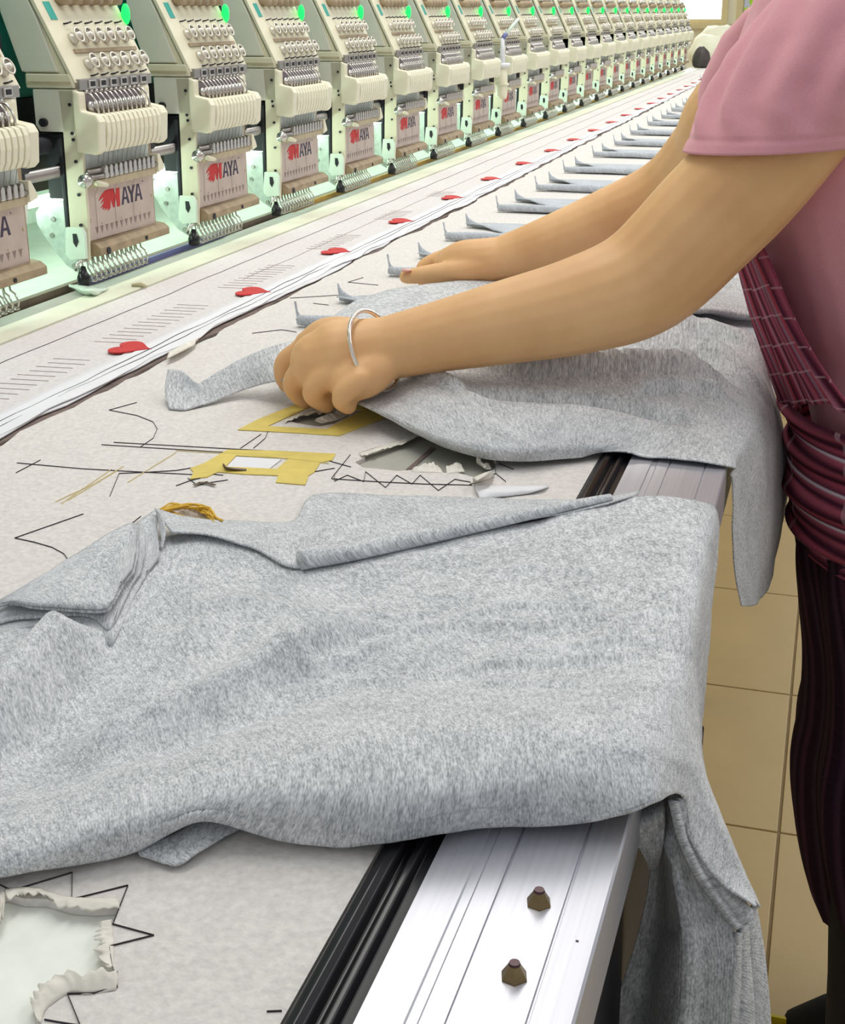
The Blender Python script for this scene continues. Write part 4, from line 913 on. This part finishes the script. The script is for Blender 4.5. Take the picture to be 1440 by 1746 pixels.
# ================================================================== the worker
W = tag(empty('person', (.1, 1.42, 0)), 'worker in pink T-shirt and red plaid apron leaning over the table, spreading grey fabric', 'person')
W_in = Matrix.Translation(Vector((-.1, -1.42, 0)))
def shift(mb):
    mb.v = [v + Vector((-.1, -1.42, 0)) for v in mb.v]; return mb
def limb(mb, pts, radii, n=18, flat=1.0, axis=None):
    """tapered limb: spline through joints with a radius at each"""
    N = max(12, len(pts) * 6)
    P_ = spline([Vector(p) for p in pts], N); Rr = spline([Vector((r, 0, 0)) for r in radii], N)
    rings = []; ref = Vector(axis) if axis else None
    for i, p in enumerate(P_):
        t = (P_[min(i + 1, N - 1)] - P_[max(i - 1, 0)]).normalized()
        if ref is None: ref = t.orthogonal().normalized()
        a = (ref - t * ref.dot(t)).normalized(); b = t.cross(a)
        if not axis: ref = a
        r = Rr[i].x
        rings.append([p + a * (math.cos(2 * math.pi * k / n) * r * flat) + b * (math.sin(2 * math.pi * k / n) * r) for k in range(n)])
    mb.rings(rings)
    mb.ellipsoid(P_[0], radii[0] * .98, radii[0] * .98, radii[0] * .98, 10, 7); mb.ellipsoid(P_[-1], radii[-1] * .98, radii[-1] * .98, radii[-1] * .98, 10, 7)
def ring(c, rx, ry, tilt=0, n=28):
    return [Vector((c[0] + rx * math.cos(2 * math.pi * k / n), c[1] + ry * math.sin(2 * math.pi * k / n), c[2] + tilt * math.cos(2 * math.pi * k / n))) for k in range(n)]
SHL, SHR = Vector((.04, 1.30, 1.29)), Vector((.03, 1.60, 1.29))
# left arm (near): shoulder, upper arm, elbow, forearm, wrist
armL = [SHL, PY(1312, 262, 1.25), PY(1205, 375, 1.245), PY(1100, 476, 1.235), PY(990, 520, 1.21), PY(850, 552, 1.185), PY(730, 578, 1.17), PY(660, 594, 1.16)]
radL = [.046, .0525, .0535, .051, .0450, .038, .0320, .0295]
armR = [SHR, PY(1270, 175, 1.66), PY(1212, 258, 1.72), PY(1140, 330, 1.77), PY(1030, 380, 1.77), PY(920, 420, 1.76), PY(860, 440, 1.755)]
radR = [.050, .055, .052, .048, .042, .034, .030]
body = MB()
limb(body, armL, radL); limb(body, armR, radR)
# torso core, neck and head (inside the clothes)
tor = [((.12, 1.43, .80), .08, .12), ((.12, 1.43, .90), .08, .12), ((.09, 1.43, 1.04), .09, .125), ((.05, 1.43, 1.18), .10, .14), ((.015, 1.44, 1.28), .095, .17), ((.0, 1.45, 1.335), .06, .09), ((-.015, 1.45, 1.38), .048, .052), ((-.03, 1.45, 1.44), .05, .052)]
body.rings([ring(*t) for t in tor])
body.ellipsoid((-.06, 1.45, 1.52), .092, .075, .112, 20, 14); body.ellipsoid((-.085, 1.45, 1.475), .06, .055, .06)
body.ellipsoid((-.158, 1.45, 1.505), .016, .013, .02); body.ellipsoid((-.05, 1.378, 1.51), .014, .008, .026); body.ellipsoid((-.05, 1.522, 1.51), .014, .008, .026)
body.ellipsoid((-.142, 1.45, 1.462), .012, .024, .008)
# left hand: back of the hand towards the viewer, fingers closing on the cloth
def chain(pts, radii): limb(body, pts, radii, 12)
wl = PY(660, 594, 1.160)
limb(body, [wl, PY(620, 605, 1.155), PY(575, 612, 1.150), PY(545, 618, 1.145)], [.030, .034, .036, .030], 18, 1.0)
limb(body, [PY(660, 612, 1.150), PY(625, 640, 1.130), PY(592, 652, 1.122)], [.0185, .0205, .0185], 14)
limb(body, [PY(600, 580, 1.170), PY(560, 580, 1.175), PY(530, 592, 1.175)], [.022, .022, .018], 14)
chain([PY(545, 588, 1.170), PY(512, 600, 1.170), PY(486, 618, 1.170), PY(482, 645, 1.175)], [.0125, .0115, .0105, .009])           # index
chain([PY(548, 612, 1.145), PY(515, 632, 1.140), PY(500, 658, 1.140), PY(518, 682, 1.150)], [.013, .012, .0105, .009])      # middle
chain([PY(570, 632, 1.125), PY(545, 652, 1.120), PY(534, 672, 1.120), PY(556, 690, 1.135)], [.0125, .0115, .0105, .009])    # ring
chain([PY(614, 648, 1.112), PY(592, 666, 1.106), PY(582, 682, 1.108), PY(594, 692, 1.116)], [.0115, .0105, .0095, .0085])    # little
chain([PY(600, 625, 1.175), PY(555, 640, 1.185), PY(515, 648, 1.185), PY(488, 654, 1.183)], [.015, .0135, .0115, .0095])  # thumb
# right hand: thumb on top of the cloth, fingers beneath
wr = PY(860, 440, 1.755)
limb(body, [wr, PY(825, 446, 1.75), PY(790, 448, 1.75), PY(768, 450, 1.76)], [.029, .031, .030, .024], 16)
chain([PY(832, 452, 1.74), PY(785, 462, 1.725), PY(735, 467, 1.72), PY(692, 472, 1.722)], [.020, .0165, .013, .0100])      # thumb
chain([PY(775, 440, 1.77), PY(745, 444, 1.775), PY(722, 456, 1.77), PY(720, 478, 1.76)], [.0125, .0115, .0105, .009])
chain([PY(780, 436, 1.80), PY(752, 440, 1.80), PY(732, 452, 1.80), PY(738, 474, 1.79)], [.0125, .0115, .0105, .009])
chain([PY(795, 436, 1.82), PY(770, 440, 1.825), PY(752, 452, 1.82), PY(760, 470, 1.81)], [.012, .011, .010, .009])
chain([PY(812, 440, 1.835), PY(792, 444, 1.84), PY(778, 456, 1.84), PY(786, 470, 1.83)], [.011, .010, .009, .008])
voxel('body', shift(body), .0027, 'skin', W, smooth=5)
def nail(p, d, w):
    n = MB().ellipsoid(p, w, w * .8, w * .35, 10, 6); return n
# T-shirt
sh_ = MB()
torso = [((.125, 1.43, .76), .105, .15), ((.12, 1.43, .80), .105, .15), ((.11, 1.43, .88), .108, .15), ((.085, 1.43, .97), .118, .155), ((.06, 1.43, 1.05), .128, .16), ((.035, 1.43, 1.15), .138, .172), ((.02, 1.44, 1.24), .128, .178), ((.01, 1.445, 1.30), .10, .165), ((0, 1.45, 1.345), .068, .10), ((-.006, 1.45, 1.362), .062, .075)]
sh_.rings([ring(*t) for t in torso])
hL = PY(1312, 246, 1.25)
hR = PY(1268, 192, 1.66)
sh_.rings([ring((hR.x, hR.y, hR.z), .058, .06), ring((hR.x + .012, hR.y - .01, hR.z + .04), .062, .06), ring((hR.x + .035, hR.y - .03, hR.z + .085), .064, .06), ring((hR.x + .055, hR.y - .06, hR.z + .115), .056, .054)])
voxel('t_shirt', shift(sh_), .004, 'pink', W, smooth=8, fn=lambda co, n: .002 * noise.fractal((co + Vector((.1, 1.42, 0))) * 14, 1, 2, 3))
def sleeve(name, spec, nseg=84, N=64):
    sp = spline([Vector(q[0]) for q in spec], N); rr = spline([Vector((q[1], q[2], q[3])) for q in spec], N); mb = MB()
    for j in range(N):
        c, r3 = sp[j], rr[j]; t = j / (N - 1)
        for k in range(nseg):
            th = 2 * math.pi * k / nseg
            p = Vector((c.x + r3.x * math.cos(th), c.y + r3.y * math.sin(th), c.z + r3.z * math.cos(th)))
            rad = Vector((math.cos(th), math.sin(th), 0))
            fade = min(1, max(0, (t - .09) / .12))
            w = th - 4.4 + 1.15 * t            # creases sweep from the armpit up and back over the sleeve
            d = .0055 * math.sin(11 * w + 5 * t + 1.3 * math.sin(7 * t)) * fade * (.35 + .65 * math.sin(math.pi * min(1, t * 1.3)))
            d += .002 * noise.fractal(p * 22, 1, 2, 3)
            if .075 < t < .1: d -= .0009
            mb.v.append(p + rad * d)
    for j in range(N - 1):
        for k in range(nseg): mb.f.append([j * nseg + k, j * nseg + (k + 1) % nseg, (j + 1) * nseg + (k + 1) % nseg, (j + 1) * nseg + k])
    o = shift(mb).build(name, 'pink', W, True); md = o.modifiers.new('t', 'SOLIDIFY'); md.thickness = .0016; md.offset = -1
    return o
sleeve('sleeve', [((hL.x, hL.y, hL.z - .003), .075, .066, .004), ((hL.x + .010, hL.y + .004, hL.z + .02), .077, .066, .005), ((hL.x + .026, hL.y + .010, hL.z + .05), .082, .067, .008), ((hL.x + .055, hL.y + .02, hL.z + .09), .090, .068, .012), ((hL.x + .085, hL.y + .04, hL.z + .135), .088, .068, .012), ((hL.x + .10, hL.y + .085, hL.z + .165), .06, .055, .0), ((hL.x + .10, hL.y + .12, hL.z + .17), .02, .02, 0)])
# apron
def S(v): return v + Vector((-.1, -1.42, 0))
strap = [[PY(1240, 395, 1.44), PY(1254, 455, 1.43), PY(1276, 540, 1.42), PY(1304, 620, 1.41), PY(1330, 690, 1.40)],
         [PY(1256, 395, 1.37), PY(1275, 460, 1.36), PY(1302, 540, 1.35), PY(1334, 620, 1.335), PY(1360, 690, 1.32)],
         [PY(1272, 390, 1.31), PY(1296, 450, 1.30), PY(1330, 535, 1.28), PY(1368, 615, 1.265), PY(1410, 690, 1.255)],
         [PY(1282, 390, 1.285), PY(1310, 455, 1.27), PY(1350, 545, 1.255), PY(1400, 630, 1.24), PY(1470, 720, 1.23)]]
strap = [[S(c) for c in zip(*[iter(r)] * 1)] if False else [S(p) for p in r] for r in strap]
cloth('apron_strap', [list(c) for c in strap], 50, 40, 'plaid', W, thick=.0016, rot=math.pi / 2, fn=lambda s, t, p: .003 * math.sin(t * 26 + s * 3))
def skirt(name, spec, mat, fold, n=96, parent=W, uvk=1.0, swap=False):
    rings = []; N = 46
    zs = [q[0] for q in spec]
    sp = spline([Vector((q[1], q[2], q[3])) for q in spec], N); zz = spline([Vector((q[0], 0, 0)) for q in spec], N)
    mb = MB()
    for j in range(N):
        xf, rx, ry = sp[j]; z = zz[j].x; cx_ = xf + rx; ring_ = []
        for k in range(n):
            th = 2 * math.pi * k / n
            f = fold(th, j / (N - 1), z)
            ring_.append(S(Vector((cx_ + (rx + f) * math.cos(th), 1.42 + (ry + f) * math.sin(th), z))))
        rings.append(ring_)
    mb.rings(rings, caps=False)
    me = mb.mesh(name, mat, True); uvl = me.uv_layers.new(name='UVMap')
    for poly in me.polygons:
        ks = [v % n for v in poly.vertices]
        for li, vi in zip(poly.loop_indices, poly.vertices):
            j, k = divmod(vi, n)
            if max(ks) - min(ks) > n // 2 and k < n // 2: k += n
            a, b = k / n * 1.0, zz[j].x
            uvl.data[li].uv = (b, a) if swap else (a * uvk, b)
    o = link(name, me, parent); md = o.modifiers.new('t', 'SOLIDIFY'); md.thickness = .002
    return o
def xz(u, v, y=1.40): p = PY(u, v, y); return p.z, p.x
wspec = []
for u, v, rx, ry in [(1328, 672, .128, .172), (1337, 700, .13, .174), (1344, 745, .13, .174), (1338, 790, .132, .176), (1342, 840, .132, .176), (1348, 880, .132, .176), (1352, 905, .13, .174)]:
    z, x = xz(u, v); wspec.append((z, x, rx, ry))
skirt('apron_waist', wspec, 'plaid_waist', lambda th, t, z: .0035 * math.sin(t * 26 + 2.2 * math.sin(th * 1.5) + .8) + .002 * math.sin(t * 50 + th * 3), swap=True)
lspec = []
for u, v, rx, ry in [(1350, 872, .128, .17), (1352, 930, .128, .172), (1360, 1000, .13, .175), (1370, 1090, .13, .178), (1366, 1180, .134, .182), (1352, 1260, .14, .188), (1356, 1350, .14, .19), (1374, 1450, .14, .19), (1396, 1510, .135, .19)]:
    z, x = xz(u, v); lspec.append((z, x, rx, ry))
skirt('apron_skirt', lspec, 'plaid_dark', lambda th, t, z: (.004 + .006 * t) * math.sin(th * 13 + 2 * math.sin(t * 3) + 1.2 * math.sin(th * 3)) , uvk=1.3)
# trousers, shoes
leg = MB()
for yy, fx in ((1.34, .0), (1.52, .04)):
    leg.rings([ring((.14, yy, .62), .085, .085), ring((.14 + fx, yy, .45), .075, .078), ring((.145 + fx, yy, .25), .062, .065), ring((.15 + fx, yy, .06), .055, .055)])
shift(leg).build('trousers', 'pants', W, True)
for yy, fx in ((1.34, .0), (1.52, .04)):
    m_ = MB(); m_.rings([ring((.12 + fx, yy, .0), .11, .042), ring((.12 + fx, yy, .03), .112, .044), ring((.135 + fx, yy, .06), .09, .042), ring((.155 + fx, yy, .085), .06, .04)])
    shift(m_).build('shoe', 'pants', W, True)
# hair
hr = MB(); hr.ellipsoid((-.045, 1.45, 1.545), .098, .085, .105, 20, 12); hr.ellipsoid((.02, 1.45, 1.49), .06, .07, .09); hr.ellipsoid((.06, 1.45, 1.47), .03, .035, .06)
shift(hr).build('hair', 'hair', W, True)
for yy in (1.425, 1.475):
    shift(MB().ellipsoid((-.146, yy, 1.525), .008, .011, .006)).build('eye', 'pants', W, True)
# silver bangle on the near wrist
c_ = PY(643, 589, 1.16); t_ = (PY(600, 612, 1.15) - PY(700, 575, 1.165)).normalized()
ax = (t_ + Vector((0, .42, -.05))).normalized()
o = shift(MB().torus(c_ + Vector((0, -.007, -.003)), ax, .038, .0022, 48, 8)).build('bangle', 'silver', W, True); o['label'] = 'thin silver bangle on the near wrist'

# thumb nail of the far hand
nl = shift(MB().ellipsoid(PY(694, 466, 1.716) + Vector((0, -.004, .0045)), .0072, .0050, .0024, 12, 8)).build('fingernail', 'nail', W, True)
# ================================================================== small things around
# far end of the table
sack('sack', (-.90, 9.72, TZ + .001), (.12, .11, .12), 'sack', 'pale cream sack heaped at the far end of the table', 'sack', 2)
sack('sack', (-.62, 9.88, TZ + .001), (.15, .12, .10), 'sack', 'low white sack beside the heaped cream one', 'sack', 8)
sack('sack', (-.86, 10.1, TZ + .001), (.17, .10, .15), 'sack', 'tall white bundle behind the other sacks under the window', 'sack', 5)
sack('dark_bag', (-.905, 9.35, TZ + .001), (.055, .055, .075), 'sackdark', 'round dark bag standing in front of the pale sacks', 'bag', 4)
ep = tag(empty('end_post', (-1.045, 9.5, 0)), 'pale upright post closing the far end of the machine', 'post')
MB().box(-.03, .03, -.03, .03, TZ - .05, TZ + .24).build('post', 'ivory_lt', ep, bevel=.004); MB().box(-.04, .04, -.04, .04, 0, TZ - .05).build('base', 'ivory_lt', ep)
# small oil bottle with a blue-tipped tube leaning on a head
bt = tag(empty('oil_bottle', (HX + .03, HY + 6 * P + .27, TZ + .118)), 'small white squeeze bottle with blue nozzle collar held between two heads', 'bottle')
def lathe(prof, n=14):
    return MB().rings([[Vector((r * math.cos(2 * math.pi * k / n), r * math.sin(2 * math.pi * k / n), z)) for k in range(n)] for r, z in prof])
lathe([(.014, 0), (.017, .01), (.017, .05), (.015, .085)]).build('bottle_body', 'ivory_lt', bt, True)
lathe([(.015, .085), (.024, .09), (.024, .096), (.020, .098)]).build('bottle_rim', 'white', bt, True)
lathe([(.0085, .098), (.007, .14), (.005, .165)]).build('nozzle', 'white', bt, True)
MB().tube([(0, .0, .162), (.006, .012, .175)], .0065, 10).build('collar', 'blue', bt, True)
MB().tube([(.006, .012, .175), (.03, .06, .215)], .0045, 8).build('tip', 'film', bt, True)
MB().tube([(-.022, 0, .04), (-.05, .05, .04)], .004, 6).torus((0, 0, .04), (0, 0, 1), .019, .003, 16, 6).build('holder', 'ivory', bt, True)
# cream housing beside the rail, low at the front
cb = tag(empty('switch_box', (-.028, .392, TZ - .07)), 'cream plastic switch box beside the aluminium rail in the near corner', 'box')
MB().prism([(-.034, 0), (.06, 0), (.06, .060), (.052, .066), (-.028, .074), (-.034, .07)], 'y', -.05, .0).build('box_body', 'creambox', cb, bevel=.004)
MB().prism([(.008, .0745), (.05, .070), (.05, .0715), (.008, .0762)], 'y', -.045, -.003).build('box_lid', 'white', cb, bevel=.0005)
# bracket under the rail, seen past the hanging cloth
q = PY(1193, 1285, 1.06)
MB().box(-.152, -.10, 1.06, 1.11, 0, TZ - .11).build('leg', 'dark', tbl)
MB().box(-.10, q.x, 1.06, 1.09, q.z - .06, q.z + .012).build('bracket', 'dark', tbl, bevel=.002)
# yellow tray on the floor
q = PT(1380, 1752, -TZ + .02)
yt = tag(empty('yellow_tray', (q.x, q.y, 0)), 'yellow plastic tray on the floor at the lower right corner', 'tray')
MB().box(-.055, .055, -.08, .0, .002, .006).build('tray_base', 'yellow', yt)
for a in [(-.055, -.050, -.08, 0), (.050, .055, -.08, 0), (-.05, .05, -.08, -.075), (-.05, .05, -.005, 0)]:
    MB().box(a[0], a[1], a[2], a[3], .006, .03).build('tray_wall', 'yellow', yt)
